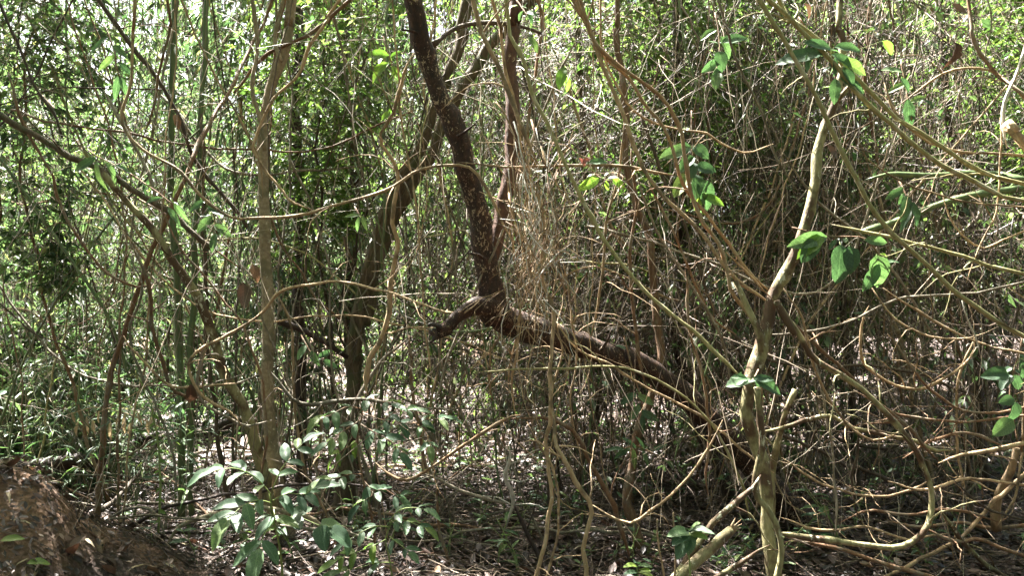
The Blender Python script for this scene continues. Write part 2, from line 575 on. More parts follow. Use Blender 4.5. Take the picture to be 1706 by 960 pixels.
def to_px(p):
    v = np.asarray(p, float) - np.array((0, 0, CAM_Z))
    d = v[1] * math.cos(TILT) + v[2] * math.sin(TILT)
    u = -v[1] * math.sin(TILT) + v[2] * math.cos(TILT)
    return 853 + v[0] / d * F, 480 - u / d * F, d


# ================================================================== GROUND
def grid(x0, x1, y0, y1, nx, ny, fn):
    xs = np.linspace(x0, x1, nx)
    ys = np.linspace(y0, y1, ny)
    X, Y = np.meshgrid(xs, ys)
    Z = fn(X, Y)
    V = np.stack([X, Y, Z], -1).reshape(-1, 3)
    i = np.arange((ny - 1) * nx).reshape(ny - 1, nx)[:, :-1].ravel()
    return V, np.stack([i, i + 1, i + nx + 1, i + nx], 1)


def ground_rough(x, y):
    z = ground_z(x, y)
    return z + 0.012 * np.sin(x * 17 + 3 * np.sin(y * 5)) * np.sin(y * 19 + 2 * np.sin(x * 7)) + 0.01 * np.sin(x * 41 + y * 13) * np.sin(y * 37)


def warp(V, a=1.0):
    return V


xs = np.concatenate([np.linspace(-400, -14, 12)[:-1], np.linspace(-14, -6, 40)[:-1], np.linspace(-6, 6, 240), np.linspace(6, 14, 40)[1:], np.linspace(14, 400, 12)[1:]])
ys = np.concatenate([np.linspace(-200, -4, 8)[:-1], np.linspace(-4, 3, 40)[:-1], np.linspace(3, 10, 180), np.linspace(10, 40, 120)[1:], np.linspace(40, 900, 30)[1:]])
X, Y = np.meshgrid(xs, ys)
V = np.stack([X, Y, ground_rough(X, Y)], -1).reshape(-1, 3)
nx = len(xs)
i = np.arange((len(ys) - 1) * nx).reshape(len(ys) - 1, nx)[:, :-1].ravel()
g = link('ground', mesh_from('ground', V, [np.stack([i, i + 1, i + nx + 1, i + nx], 1)], M['soil']))
tag(g, kind='structure')
g['label'] = 'dark forest soil rising into a mound at the lower left'


def on_ground(n, sampler):
    x, y = sampler(n)
    return np.stack([x, y, ground_rough(x, y)], 1)


def frustum_sample(n, d0, d1, power, rnd, margin=1.15):
    u = rnd.uniform(0, 1, n)
    y = d0 * (d1 / d0) ** (u ** power)
    x = rnd.uniform(-1, 1, n) * y * 853 / F * margin
    return x, y


# leaf litter
def litter(n, d0, d1, L0, L1, seed, name, mat, lift=0.0, power=1.0):
    q = np.random.RandomState(seed)
    x, y = frustum_sample(n, d0, d1, power, q)
    kp = ~((x < -2.0) & (y < 5.2) & (q.uniform(size=n) < 0.2) & (np.sin(x * 5 + 1) * np.sin(y * 6) > -0.3))
    x, y = x[kp], y[kp]
    n = len(x)
    z = ground_rough(x, y)
    L = L0 + (L1 - L0) * q.uniform(0, 1, n) ** 1.7
    onm = (x < -1.8) & (y < 5.4)
    L = L * np.where(onm, 0.62, 1.0)
    W = L * q.uniform(0.18, 0.6, n)
    a = q.uniform(0, 2 * np.pi, n)
    tilt = q.normal(0, 0.28, n)
    d = np.stack([np.cos(a), np.sin(a), tilt], 1)
    gx = (ground_z(x + 0.03, y) - ground_z(x - 0.03, y)) / 0.06
    gy = (ground_z(x, y + 0.03) - ground_z(x, y - 0.03)) / 0.06
    d[:, 2] += gx * d[:, 0] + gy * d[:, 1]
    nr = unit(np.stack([q.normal(0, 0.35, n) - gx, q.normal(0, 0.35, n) - gy, np.ones(n)], 1))
    b = np.stack([x, y, z + 0.006 + np.abs(tilt) * L * 0.4 + q.uniform(0, 0.03, n) + lift + np.where(onm, 0.014, 0)], 1)
    # five-point curled leaves: base, side, tip, side with a mid ridge
    d = unit(d)
    side = unit(np.cross(d, nr))
    up = np.cross(side, d)
    curl = q.uniform(-0.25, 0.45, n)[:, None]
    Lx = L[:, None]
    Wx = W[:, None]
    v0 = b
    v1 = b + d * Lx * 0.3 - side * Wx * 0.45 + up * Wx * curl
    v2 = b + d * Lx * 0.7 - side * Wx * 0.38 + up * Wx * (curl + 0.1)
    v3 = b + d * Lx + up * Lx * curl * 0.4
    v4 = b + d * Lx * 0.7 + side * Wx * 0.38 + up * Wx * (curl + 0.1)
    v5 = b + d * Lx * 0.3 + side * Wx * 0.45 + up * Wx * curl
    V = np.stack([v0, v1, v2, v3, v4, v5], 1).reshape(-1, 3)
    k = np.arange(n) * 6
    Fa = [np.stack([k, k + 1, k + 2, k + 3], 1), np.stack([k, k + 3, k + 4, k + 5], 1)]
    o = link(name, mesh_from(name, V, Fa, mat, False))
    return o


o = litter(85000, 3.4, 13, 0.02, 0.10, 5, 'leaf_litter', M['litter'], power=0.85)
tag(o, 'dead brown fallen leaves carpeting the forest floor', 'leaf litter', kind='stuff')
o = litter(30000, 9, 40, 0.10, 0.24, 6, 'distant_leaf_litter', leaf_mat('sun_paled_litter', [(0, (0.03, 0.021, 0.018)), (0.5, (0.12, 0.085, 0.075)), (1, (0.34, 0.26, 0.23))], trans=0.05, rough=0.5))  # far leaves coloured paler to stand in for sunlight on the ground
tag(o, 'dead leaves covering the far forest floor, coloured paler as if sunlit', 'leaf litter', kind='stuff')

# fine twig debris on the ground
q = np.random.RandomState(21)
n = 3800
x, y = frustum_sample(n, 3.6, 12, 0.8, q)
kp = ~((x < -1.9) & (y < 5.3) & (q.uniform(size=n) < 0.85))
x, y = x[kp], y[kp]
n = len(x)
a = q.uniform(0, np.pi, n)
L = q.uniform(0.12, 0.6, n) * np.where(q.uniform(size=n) < 0.08, 2.5, 1)
s = np.linspace(-0.5, 0.5, 6)
bend = q.normal(0, 0.12, n)
pa = np.zeros((n, 6, 3))
pa[:, :, 0] = x[:, None] + s * (np.cos(a) * L)[:, None] + (s ** 2) * (np.sin(a) * L * bend * 4)[:, None]
pa[:, :, 1] = y[:, None] + s * (np.sin(a) * L)[:, None] - (s ** 2) * (np.cos(a) * L * bend * 4)[:, None]
pa[:, :, 2] = ground_rough(pa[:, :, 0], pa[:, :, 1]) + 0.025 + np.abs(q.normal(0, 0.03, n))[:, None] + s * (q.normal(0, 0.18, n) * L)[:, None]
r = q.uniform(0.0018, 0.006, n)[:, None] * np.linspace(1, 0.5, 6)
V, Fa = tubes(pa, r, 4, cap=False)
o = link('twig_debris', mesh_from('twig_debris', V, Fa, M['twigmix']))
tag(o, 'thin dead twigs littering the forest floor', 'twigs', kind='stuff')

exec_order = []

# ================================================================== TRACED STEMS
def px_path(pts, d0, d1, ext=140.0):
    """pixel way-points + distance of the two ends -> world way-points; ends at the frame's border run on outside it"""
    pts = [tuple(p) for p in pts]

    def border(p):
        return p[0] <= 3 or p[0] >= 1703 or p[1] <= 3 or p[1] >= 955
    if border(pts[0]):
        a, b = np.array(pts[0][:2], float), np.array(pts[1][:2], float)
        e = a + (a - b) / (np.linalg.norm(a - b) + 1e-6) * (ext if a[1] > 950 else ext * 3.2)
        pts = [tuple(e) + tuple(pts[0][2:])] + pts
    if border(pts[-1]):
        a, b = np.array(pts[-1][:2], float), np.array(pts[-2][:2], float)
        e = a + (a - b) / (np.linalg.norm(a - b) + 1e-6) * (ext if a[1] > 950 else ext * 3.2)
        pts = pts + [tuple(e) + tuple(pts[-1][2:])]
    xy = np.array([p[:2] for p in pts], float)
    cum = np.concatenate([[0], np.cumsum(np.linalg.norm(np.diff(xy, axis=0), axis=1))])
    cum /= cum[-1]
    out = []
    for (p, c) in zip(pts, cum):
        d = d0 + (d1 - d0) * c
        if len(p) > 2:
            d += p[2]
        out.append(P(p[0], p[1], d))
    return np.array(out), xy


def stem_mesh(name, W, r0, r1, mat, sides=8, jit=0.6, seed=0, lump=0.05, step=0.06, knots=0.12, rads=None, origin=None, flare=0, taper=(0, 0)):
    q = np.random.RandomState(seed)
    L = np.linalg.norm(np.diff(W, axis=0), axis=1).sum()
    n = int(np.clip(L / step, 6, 150))
    C = catmull(W, n)
    t = np.linspace(0, 1, n)
    # slow wander, in centimetres
    for f in (3.0, 7.0, 15.0):
        ph = q.uniform(0, 6.28, 3)
        amp = jit * 0.012 / f * 3
        C += amp * np.stack([np.sin(2 * np.pi * f * t * L / 3 + ph[k]) for k in range(3)], 1)
    if rads is not None:
        rad = np.interp(t, np.linspace(0, 1, len(rads)), rads)
    else:
        rad = r0 + (r1 - r0) * t
    k = np.ones(n)
    for _ in range(int(L * 2.2) + 1):
        c = q.uniform(0, 1)
        k += knots * q.uniform(0.5, 1.6) * np.exp(-((t - c) * L / 0.03) ** 2)
    k += 0.06 * np.sin(t * L * 11 + q.uniform(0, 6))
    rad = rad * k
    if taper[0]:
        rad = rad * np.clip(0.25 + t * L / 0.22, 0, 1)
    if taper[1]:
        rad = rad * np.clip(0.25 + (1 - t) * L / 0.22, 0, 1)
    if flare:
        rad = rad * (1 + flare * np.exp(-t * L / 0.16))
    org = C[0] if origin is None else np.asarray(origin)
    V, Fa = tubes((C - org)[None], rad[None], sides, lump=lump, seed=seed)
    return mesh_from(name, V, Fa, mat), org, C, rad


def side_twig(parent, org, p, tdir, r, seed, mat, length=0.35, leafkey=None, nleaf=0, leafsize=0.09, rise=0.3):
    q = np.random.RandomState(seed)
    v = unit(np.cross(tdir, q.normal(size=3)))
    v = unit(v + 0.5 * tdir + np.array([0, 0, rise]))
    m = 7
    pts = [p - org]
    d = v.copy()
    for k in range(m - 1):
        d = unit(d + q.normal(0, 0.22, 3) + np.array([0, 0, -0.08]))
        pts.append(pts[-1] + d * length / (m - 1))
    pts = np.array(pts)
    rr = np.linspace(r, r * 0.35, m)
    V, Fa = tubes(pts[None], rr[None], 5)
    tw = link('twig', mesh_from('twig', V, Fa, mat), parent)
    for k in range(nleaf):
        i = m - 1 - k * (m - 2) // max(nleaf, 1)
        i = max(1, min(m - 1, i))
        dd = unit(unit(pts[i] - pts[i - 1]) + 0.8 * (1 if k % 2 else -1) * unit(np.cross(pts[i] - pts[i - 1], (0, 0, 1))) + np.array([0, 0, -0.25]))
        put_leaf(leafkey, tw, pts[i], dd, (q.normal(0, .3), q.normal(0, .3) - 0.3, 1), leafsize * q.uniform(0.7, 1.2))
    return tw


SEED = [100]
LOWEST = {}


def trace(name, label, cat, pts, w0, w1, d0, d1, mat, group=None, twigs=2, leaf=None, nleaf=0, leafsize=0.09, jit=0.6,
          sides=8, lump=0.11, part='stem', knots=0.2, rads=None, flare=0, tl=0.35, solo=False, ext=140.0, parent=None, porg=None):
    SEED[0] += 1
    sd_ = SEED[0]
    W, xy = px_path(pts, d0, d1, ext)

    def inner(p):
        return 3 < p[0] < 1703 and 3 < p[1] < 955
    tp = (inner(pts[0]) and cat == 'vine', inner(pts[-1]) and cat == 'vine')
    if W[0][2] > W[-1][2]:
        W = W[::-1]
        tp = tp[::-1]
        w0, w1, d0, d1 = w1, w0, d1, d0
        if rads is not None:
            rads = rads[::-1]
    # stems that run below the soil stop a hand's breadth under it
    r0 = w0 / 2 * d0 / F
    r1 = w1 / 2 * d1 / F
    if part == 'stem' and cat == 'vine':
        r0 *= 0.82
        r1 *= 0.82
        twigs = int(twigs * 1.7)
    if rads is not None:
        rads = [v / 2 * (d0 + (d1 - d0) * k / (len(rads) - 1)) / F for k, v in enumerate(rads)]
    org = porg
    if org is None:
        org = W[0].copy()
    me, org, C, rad = stem_mesh(part, W, r0, r1, M[mat], sides=sides, jit=jit, seed=sd_, lump=lump, knots=knots, rads=rads, origin=org, flare=flare, taper=tp)
    if parent is not None:
        o = link(part, me, parent)
        return o, C, rad, org
    if solo:
        o = link(name, me)
        o.location = org
        tag(o, label, cat, group)
        return o, C, rad, org
    t = thing(name, label, cat, org, group)
    link(part, me, t)
    q = np.random.RandomState(sd_ + 5000)
    n = len(C)
    for k in range(twigs):
        i = int(q.uniform(0.12, 0.95) * (n - 1))
        i = max(1, min(n - 2, i))
        side_twig(t, org, C[i], unit(C[i + 1] - C[i - 1]), min(rad[i] * 0.45, 0.006), sd_ * 31 + k, M[mat],
                  length=tl * q.uniform(0.5, 1.5), leafkey=leaf, nleaf=nleaf, leafsize=leafsize)
    return t, C, rad, org


# ---- the rust-brown forked tree -------------------------------------------------
tree_org = P(1350, 890, 6.0)
tree = thing('forked_tree', 'rust-brown tree whose leaning trunk turns upright and forks, bark flecked white', 'tree', tree_org)
trace('', '', '', [(1372, 905), (1335, 872), (1300, 835), (1262, 788), (1215, 735), (1170, 688), (1120, 645), (1068, 610), (1005, 587), (930, 562), (870, 548), (832, 527), (812, 505)],
      52, 40, 6.0, 4.6, 'rust', sides=14, lump=0.10, part='leaning_trunk', knots=0.10, jit=1.0, parent=tree, porg=tree_org,
      rads=[70, 46, 44, 42, 42, 42, 40, 38, 38, 40, 42, 50, 46], flare=0.4)
trace('', '', '', [(832, 535), (822, 508), (818, 470), (806, 415), (795, 360), (780, 300), (766, 235), (750, 185), (722, 135), (702, 75), (686, 2)],
      46, 30, 4.62, 4.2, 'rust', sides=14, lump=0.09, part='main_stem', knots=0.10, jit=1.0, parent=tree, porg=tree_org,
      rads=[48, 41, 33, 35, 31, 30, 31, 35, 37, 31, 29])
trace('', '', '', [(815, 438), (828, 402), (842, 345), (850, 275), (852, 190), (853, 110), (856, 40), (858, 2)],
      26, 16, 4.6, 5.2, 'rust_plain', sides=12, lump=0.08, part='fork_stem', knots=0.10, jit=0.8, parent=tree, porg=tree_org)
trace('', '', '', [(828, 522), (805, 512), (780, 518), (755, 532), (735, 545), (718, 552)],
      34, 20, 4.58, 4.35, 'rust', sides=12, lump=0.16, part='broken_branch', knots=0.2, parent=tree, porg=tree_org, jit=1.5, rads=[44, 32, 24, 20, 23, 14])
trace('', '', '', [(718, 550), (722, 562), (714, 570)], 12, 4, 4.36, 4.33, 'charred', sides=7, lump=0.2, part='branch_stub', parent=tree, porg=tree_org)
trace('', '', '', [(735, 546), (722, 540), (712, 543)], 10, 5, 4.37, 4.34, 'charred', sides=7, lump=0.2, part='branch_stub', parent=tree, porg=tree_org)
# small dry twigs on the stem
for k, (a, b) in enumerate([((700, 62), (668, 48)), ((760, 225), (790, 205)), ((808, 430), (780, 420)), ((1000, 585), (1018, 548))]):
    trace('', '', '', [a, ((a[0] + b[0]) / 2 + 3, (a[1] + b[1]) / 2 - 3), b], 6, 2.5, 4.4, 4.3, 'rust', sides=6, part='twig', parent=tree, porg=tree_org)

# ---- slender pale tree ----------------------------------------------------------
o = P(478, 905, 5.7)
t = thing('slender_tree', 'slender upright tree with smooth pale grey-brown bark, left of centre', 'tree', o)
trace('', '', '', [(482, 918), (472, 865), (458, 790), (449, 700), (446, 600), (445, 480), (441, 364), (437, 250), (448, 160), (468, 100), (482, 45), (486, 2)],
      30, 15, 5.7, 5.5, 'pale', sides=12, lump=0.05, part='trunk', parent=t, porg=o, rads=[36, 24, 21, 19, 19, 18, 17, 17, 16, 17, 16, 14], knots=0.08)
trace('', '', '', [(440, 250), (432, 190), (420, 140), (428, 80), (420, 2)], 7, 5, 5.5, 5.4, 'pale', sides=7, part='branch', parent=t, porg=o)
trace('', '', '', [(470, 100), (458, 70), (462, 30), (470, 2)], 7, 5, 5.5, 5.7, 'pale', sides=7, part='branch', parent=t, porg=o)

# ---- the two brown trunks behind ------------------------------------------------
o = P(570, 865, 6.6)
t = thing('brown_tree', 'brown ridged tree of two stems fused low down, moss on its base', 'tree', o)
trace('', '', '', [(566, 870), (574, 800), (582, 700), (590, 600), (600, 520), (615, 450), (637, 385), (663, 312), (700, 240), (722, 190), (745, 130), (767, 62), (780, 2)],
      34, 22, 6.6, 6.2, 'brown', sides=12, lump=0.12, part='trunk', parent=t, porg=o, rads=[40, 28, 25, 24, 24, 22, 20, 19, 18, 18, 17, 15, 14], knots=0.12, jit=1.2)
trace('', '', '', [(606, 545), (624, 460), (642, 402), (664, 346), (694, 292), (724, 250), (746, 190), (775, 135), (812, 85), (846, 45), (880, 2)],
      21, 14, 6.5, 6.8, 'brown', sides=12, lump=0.12, part='trunk', parent=t, porg=o, knots=0.12, jit=1.2)
trace('', '', '', [(592, 600), (604, 540), (600, 490), (612, 430), (650, 330), (690, 250), (715, 205)], 9, 7, 6.42, 6.1, 'brown', sides=7, part='climbing_root', parent=t, porg=o)

# ---- dark trunks ----------------------------------------------------------------
trace('dark_tree', 'nearly black straight trunk behind the top of the slender pale tree', 'tree',
      [(500, 905), (502, 700), (498, 520), (497, 335), (492, 200), (499, 60), (497, 2)], 20, 14, 7.6, 7.8, 'charred', twigs=3, sides=9, part='trunk')
trace('dark_tree', 'dark crooked trunk midway between the pale tree and the twin brown trunks', 'tree',
      [(592, 860), (588, 700), (583, 560), (585, 465), (586, 380), (592, 300), (585, 200), (572, 120), (575, 2)], 20, 13, 8.4, 8.2, 'dark', twigs=3, sides=9, part='trunk')
trace('crooked_tree', 'crooked thin brown trunk with a swollen foot, standing below the leaning trunk', 'tree',
      [(1072, 925), (1056, 880), (1042, 832), (1050, 785), (1066, 725), (1082, 670), (1096, 615), (1098, 555), (1094, 500), (1080, 400), (1050, 300), (1040, 180), (1030, 60), (1028, 2)],
      15, 7, 5.5, 6.3, 'redbrown', twigs=4, sides=10, part='trunk', flare=0.7, jit=1.0)
trace('dark_tree', 'dark thin trunk rising straight behind the leaning rust-brown trunk', 'tree',
      [(985, 770), (990, 690), (1000, 620), (996, 520), (985, 400), (975, 280), (968, 150), (960, 2)], 12, 9, 7.6, 7.8, 'dark', twigs=3, sides=8, part='trunk')
trace('dark_tree', 'dark thin trunk between the mossy liana trunk and the curled liana', 'tree',
      [(1425, 870), (1425, 760), (1418, 640), (1405, 520), (1398, 400), (1392, 250), (1390, 100), (1385, 2)], 12, 9, 7.0, 7.4, 'dark', twigs=3, sides=8, part='trunk')
trace('dark_tree', 'dark trunk at right above the pale horizontal liana', 'tree',
      [(1640, 800), (1632, 700), (1625, 560), (1610, 430), (1600, 300), (1575, 150), (1570, 2)], 15, 10, 7.6, 7.9, 'dark', twigs=3, sides=8, part='trunk')
trace('dark_tree', 'dark low trunk leaning left beneath the rust-brown trunk, right of centre', 'tree',
      [(1230, 905), (1222, 840), (1190, 760), (1165, 700), (1130, 560), (1140, 450), (1125, 300), (1130, 2)], 26, 12, 6.9, 7.4, 'charred', twigs=3, sides=9, part='trunk')

# ---- slanting limbs, left -------------------------------------------------------
trace('slanting_limb', 'dark slanting limb entering at the left edge and pointing down to the right', 'tree limb',
      [(0, 192), (50, 220), (110, 255), (165, 283), (240, 328), (300, 368), (357, 418)], 14, 9, 4.6, 5.2, 'brown', twigs=5, sides=9, jit=1.2, tl=0.4)
trace('leaning_tree', 'lichen-spotted leaning tree crossing the pale slender tree low at left', 'tree',
      [(462, 880), (444, 810), (430, 762), (406, 682), (372, 615), (350, 545), (318, 480), (290, 435), (262, 390), (235, 360), (200, 325), (165, 285)], 22, 9, 5.6, 5.0, 'mossy', twigs=3, sides=10, part='trunk')
trace('dark_limb', 'dark thin limb falling diagonally from the top left', 'tree limb',
      [(165, 0), (210, 60), (265, 140), (300, 200), (320, 250), (345, 295), (390, 350), (410, 380)], 8, 6, 5.4, 5.8, 'dark', twigs=4, sides=8)
trace('dark_limb', 'dark bowed limb hanging in the top left corner', 'tree limb',
      [(0, 10), (30, 75), (60, 145), (90, 190), (105, 232)], 7, 4, 5.0, 5.2, 'dark', twigs=4, sides=7)
trace('dark_limb', 'dark branch sloping down left from the top, crossing the slender pale tree', 'tree limb',
      [(585, 0), (545, 35), (510, 60), (460, 80), (430, 105), (390, 155)], 9, 5, 5.2, 5.6, 'redbrown', twigs=3, sides=8)
trace('dark_limb', 'short dark branch arching from the forked tree toward the upper centre', 'tree limb',
      [(722, 72), (750, 50), (790, 40), (838, 40), (900, 55)], 9, 6, 4.5, 5.0, 'dark', twigs=2, sides=8)

G_V = 'vines and lianas in the thicket'


def vine(label, pts, w0, w1, d0, d1, mat='tan', **k):
    return trace('liana', label, 'vine', pts, w0, w1, d0, d1, mat, group=G_V, **k)


vine('knotty reddish vine drooping below the dark slanting limb at far left', [(10, 115), (25, 150), (37, 200), (60, 245), (85, 290), (92, 325), (115, 370), (145, 415), (175, 450), (225, 477), (262, 470)], 6, 5, 4.9, 5.2, 'redbrown', twigs=5)
vine('grey-green straight stem leaning right across the lower left foliage', [(0, 265), (50, 335), (100, 405), (150, 480), (185, 540), (210, 610), (224, 640)], 6, 6, 5.4, 5.8, 'culm', twigs=2)
vine('pale tan liana dropping from the top left and sweeping right to the forked tree', [(225, 0), (222, 50), (220, 130), (202, 185), (207, 215), (235, 250), (300, 285), (330, 320), (380, 358), (430, 364), (495, 360), (570, 340), (655, 310), (700, 282), (760, 275), (792, 290), (820, 335), (845, 385), (862, 405)], 6, 6, 4.3, 4.3, 'tan', twigs=4, jit=0.4)
vine('short thick pale vine crooked above the dark slanting limb', [(170, 150), (210, 215), (236, 262), (254, 305), (262, 350)], 8, 6, 5.3, 5.2, 'grey', twigs=2)
vine('short brown vine hanging from the top edge, left of the pale tree', [(280, 0), (285, 40), (272, 85), (264, 122), (258, 170), (240, 230)], 7, 5, 5.4, 5.5, 'redbrown', twigs=3)
vine('tan vine hanging from the top left and bending down right to the pale tree', [(302, 0), (330, 65), (350, 110), (380, 165), (410, 220), (432, 262), (440, 330)], 5, 4, 5.0, 5.2, 'tan', twigs=3)
vine('thin dark twig running level across the top left', [(0, 175), (60, 157), (110, 147), (240, 147), (300, 150)], 3, 3, 5.2, 5.8, 'dark', twigs=2, sides=5)
vine('kinked tan liana wrapping the slender pale tree near the top', [(572, 0), (545, 35), (512, 78), (495, 120), (467, 150), (450, 182), (427, 232), (424, 255), (450, 300), (480, 330), (520, 345)], 8, 5, 5.1, 5.1, 'tan', twigs=3, jit=1.0, knots=0.25)
vine('zigzag tan liana left of the forked tree, shredded below', [(690, 90), (670, 150), (655, 190), (632, 230), (652, 265), (660, 310), (657, 370), (665, 415), (650, 480), (635, 555), (615, 600), (612, 640), (617, 662)], 6, 11, 4.6, 4.9, 'tan', twigs=4, jit=1.0, knots=0.3)
vine('thin tan vine hanging straight down left of the forked tree', [(655, 0), (660, 75), (665, 175), (680, 265), (690, 300), (697, 400), (702, 480), (712, 560), (720, 640)], 4, 4, 4.6, 4.7, 'tan', twigs=3, sides=6)
vine('short bright curved twig in front of the slender pale tree', [(457, 338), (485, 360), (500, 398)], 4, 4, 4.9, 4.9, 'white', twigs=0, sides=6)
vine('long pale arching vine looping low left and over to the forked tree', [(405, 712), (380, 686), (345, 670), (320, 640), (315, 600), (340, 575), (380, 560), (430, 528), (470, 486), (540, 468), (590, 471), (640, 486), (700, 510), (765, 522), (800, 500)], 6, 5, 5.0, 4.4, 'tan', twigs=5, jit=0.8)
vine('thick straight tan liana falling from the top beside the fork stem', [(790, 0), (805, 55), (830, 115), (850, 165), (868, 212), (897, 272)], 10, 9, 4.2, 4.2, 'tan', twigs=2)
vine('second tan liana from the top touching the fork stem', [(820, 0), (835, 50), (846, 125), (860, 190), (868, 260), (880, 330), (900, 400)], 8, 6, 4.3, 4.3, 'tan', twigs=2)
vine('long tan liana slanting from the fork stem down to the mossy liana trunk', [(845, 0), (850, 60), (870, 100), (890, 165), (920, 220), (945, 275), (965, 325), (1000, 390), (1030, 435), (1065, 475), (1110, 515), (1160, 555), (1200, 595), (1235, 632)], 7, 8, 4.3, 4.1, 'olive', twigs=4)
vine('heavy twisted liana crossing from top centre toward the mossy trunk', [(960, 0), (975, 40), (995, 85), (1015, 130), (1040, 190), (1060, 250), (1080, 300), (1115, 340), (1160, 380), (1190, 415), (1230, 465), (1290, 512)], 10, 8, 4.2, 4.2, 'tan', twigs=3)
vine('orange strand twisted round the heavy liana at top centre', [(968, 0), (978, 35), (988, 75), (1015, 100), (1060, 125), (1100, 155), (1125, 190), (1140, 232), (1146, 320), (1170, 370), (1202, 412), (1222, 480), (1250, 530), (1264, 562)], 7, 8, 4.15, 4.2, 'orange', twigs=2, jit=1.1)
vine('slim orange-brown liana dividing from the twisted strand and rejoining below', [(952, 0), (985, 60), (1015, 100), (1050, 130), (1076, 175), (1105, 215), (1122, 260), (1140, 312), (1175, 352), (1212, 400), (1250, 460), (1290, 492)], 7, 7, 4.3, 4.3, 'orange', twigs=2)
vine('thin pale vine bending right beneath the orange strand', [(1000, 0), (1000, 25), (1005, 80), (1025, 135), (1050, 180), (1090, 205), (1135, 215), (1175, 220), (1205, 240), (1245, 256), (1290, 240)], 5, 4, 4.1, 4.4, 'tan', twigs=3)
vine('torn orange vine end just left of the mossy liana trunk', [(1208, 422), (1240, 452), (1266, 477), (1290, 497)], 6, 6, 4.2, 4.1, 'orange', twigs=3, tl=0.15, lump=0.2)
vine('level brown branch carrying the pink leaf, right of the fork stem', [(760, 272), (850, 275), (900, 276), (960, 276), (1040, 280), (1125, 290)], 4, 8, 4.3, 4.4, 'tan', twigs=3)
vine('thick wavy liana hanging from the tangled bundle to the ground', [(890, 300), (900, 380), (908, 440), (911, 480), (925, 540), (911, 620), (910, 655), (917, 695), (912, 730), (915, 780), (925, 830), (905, 895), (887, 957)], 7, 9, 4.2, 4.2, 'tan', twigs=3, jit=1.4, knots=0.25)
vine('thick liana forking off the wavy one and curling down to the bottom edge', [(917, 690), (920, 740), (950, 780), (970, 815), (990, 850), (975, 905), (972, 958)], 10, 9, 4.15, 4.1, 'tan', twigs=2, jit=1.2, knots=0.2)
vine('rough brown liana arching right below the leaning trunk', [(850, 694), (880, 690), (920, 700), (960, 730), (980, 760), (1000, 800), (1025, 840), (1032, 885), (1045, 930)], 8, 9, 4.4, 4.8, 'redbrown', twigs=3, jit=1.2, knots=0.25)
vine('smooth pinkish liana bowed low across the centre', [(870, 690), (850, 694), (810, 715), (770, 745), (720, 780), (680, 800), (645, 787), (627, 768)], 7, 6, 4.5, 4.9, 'orange', twigs=2)
vine('long pale vine running level under the leaning trunk then down to the right', [(790, 622), (850, 617), (925, 612), (1000, 611), (1050, 617), (1085, 630), (1130, 655), (1170, 690), (1200, 730), (1222, 775), (1242, 820), (1252, 872)], 4, 6, 4.2, 4.4, 'olive', twigs=4)
vine('tan vine sagging in a wide U in the bottom centre', [(975, 838), (995, 850), (1025, 866), (1055, 871), (1090, 845), (1130, 815), (1160, 780), (1182, 740), (1202, 703)], 5, 5, 4.2, 4.2, 'tan', twigs=3)
vine('thin vine slanting in front of the leaning trunk to the right', [(925, 535), (960, 580), (1010, 605), (1065, 640), (1120, 668), (1180, 700), (1235, 750), (1290, 790)], 5, 5, 4.4, 4.6, 'tan', twigs=3)
vine('straight brown vine dropping onto the middle of the leaning trunk', [(1052, 250), (1058, 350), (1050, 420), (1055, 500), (1062, 590), (1075, 640)], 6, 8, 4.9, 4.9, 'redbrown', twigs=3)
vine('reddish rope-like vine hanging straight beside the mossy liana trunk', [(1140, 450), (1150, 520), (1165, 600), (1175, 680), (1178, 760), (1185, 830)], 5, 6, 4.4, 4.5, 'redbrown', twigs=3, jit=1.3, knots=0.3)

# ---- mossy liana trunk ----------------------------------------------------------
o = P(1290, 985, 3.95)
t = thing('twisted_tree', 'thick twisted mossy liana trunk rising from the bottom edge right of centre', 'tree', o)
trace('', '', '', [(1288, 985), (1284, 940), (1280, 880), (1280, 820), (1275, 770), (1252, 725), (1238, 685), (1245, 645), (1262, 595), (1285, 530), (1300, 482), (1316, 440), (1336, 380), (1350, 320), (1366, 260), (1380, 210), (1394, 165), (1402, 110), (1395, 50), (1400, 2)],
      30, 12, 3.95, 4.4, 'mossy', sides=12, lump=0.08, part='trunk', parent=t, porg=o, jit=1.0, knots=0.15,
      rads=[28, 26, 23, 21, 22, 22, 24, 20, 18, 17, 15, 13, 12, 11, 11, 11, 10, 10, 9, 9])
trace('', '', '', [(1255, 640), (1258, 668), (1268, 715), (1270, 755), (1262, 800), (1266, 830), (1288, 860), (1300, 900), (1290, 955)], 11, 10, 3.88, 3.85, 'mossy', sides=8, part='twining_stem', parent=t, porg=o, jit=1.0)
trace('', '', '', [(1228, 470), (1250, 525), (1266, 560), (1266, 585)], 9, 10, 4.1, 4.06, 'mossy', sides=8, part='branch', parent=t, porg=o)
trace('', '', '', [(1325, 560), (1310, 530), (1296, 500)], 10, 12, 4.05, 4.08, 'mossy', sides=8, part='branch', parent=t, porg=o)
trace('', '', '', [(1392, 170), (1410, 150), (1425, 135)], 8, 6, 4.37, 4.3, 'mossy', sides=7, part='branch', parent=t, porg=o)
vine('pale mossy liana sloping from the liana trunk down to the bottom edge', [(1268, 792), (1255, 812), (1222, 840), (1190, 870), (1160, 910), (1128, 957)], 12, 18, 3.85, 3.6, 'mossy', twigs=1, sides=9)
ft, C_, r_, og = trace('broken_branch', 'snapped mossy branch with a jagged orange end at the bottom edge', 'branch',
                       [(1220, 886), (1195, 908), (1160, 940), (1140, 960)], 17, 18, 3.7, 3.5, 'mossy', twigs=0, sides=9, lump=0.12)
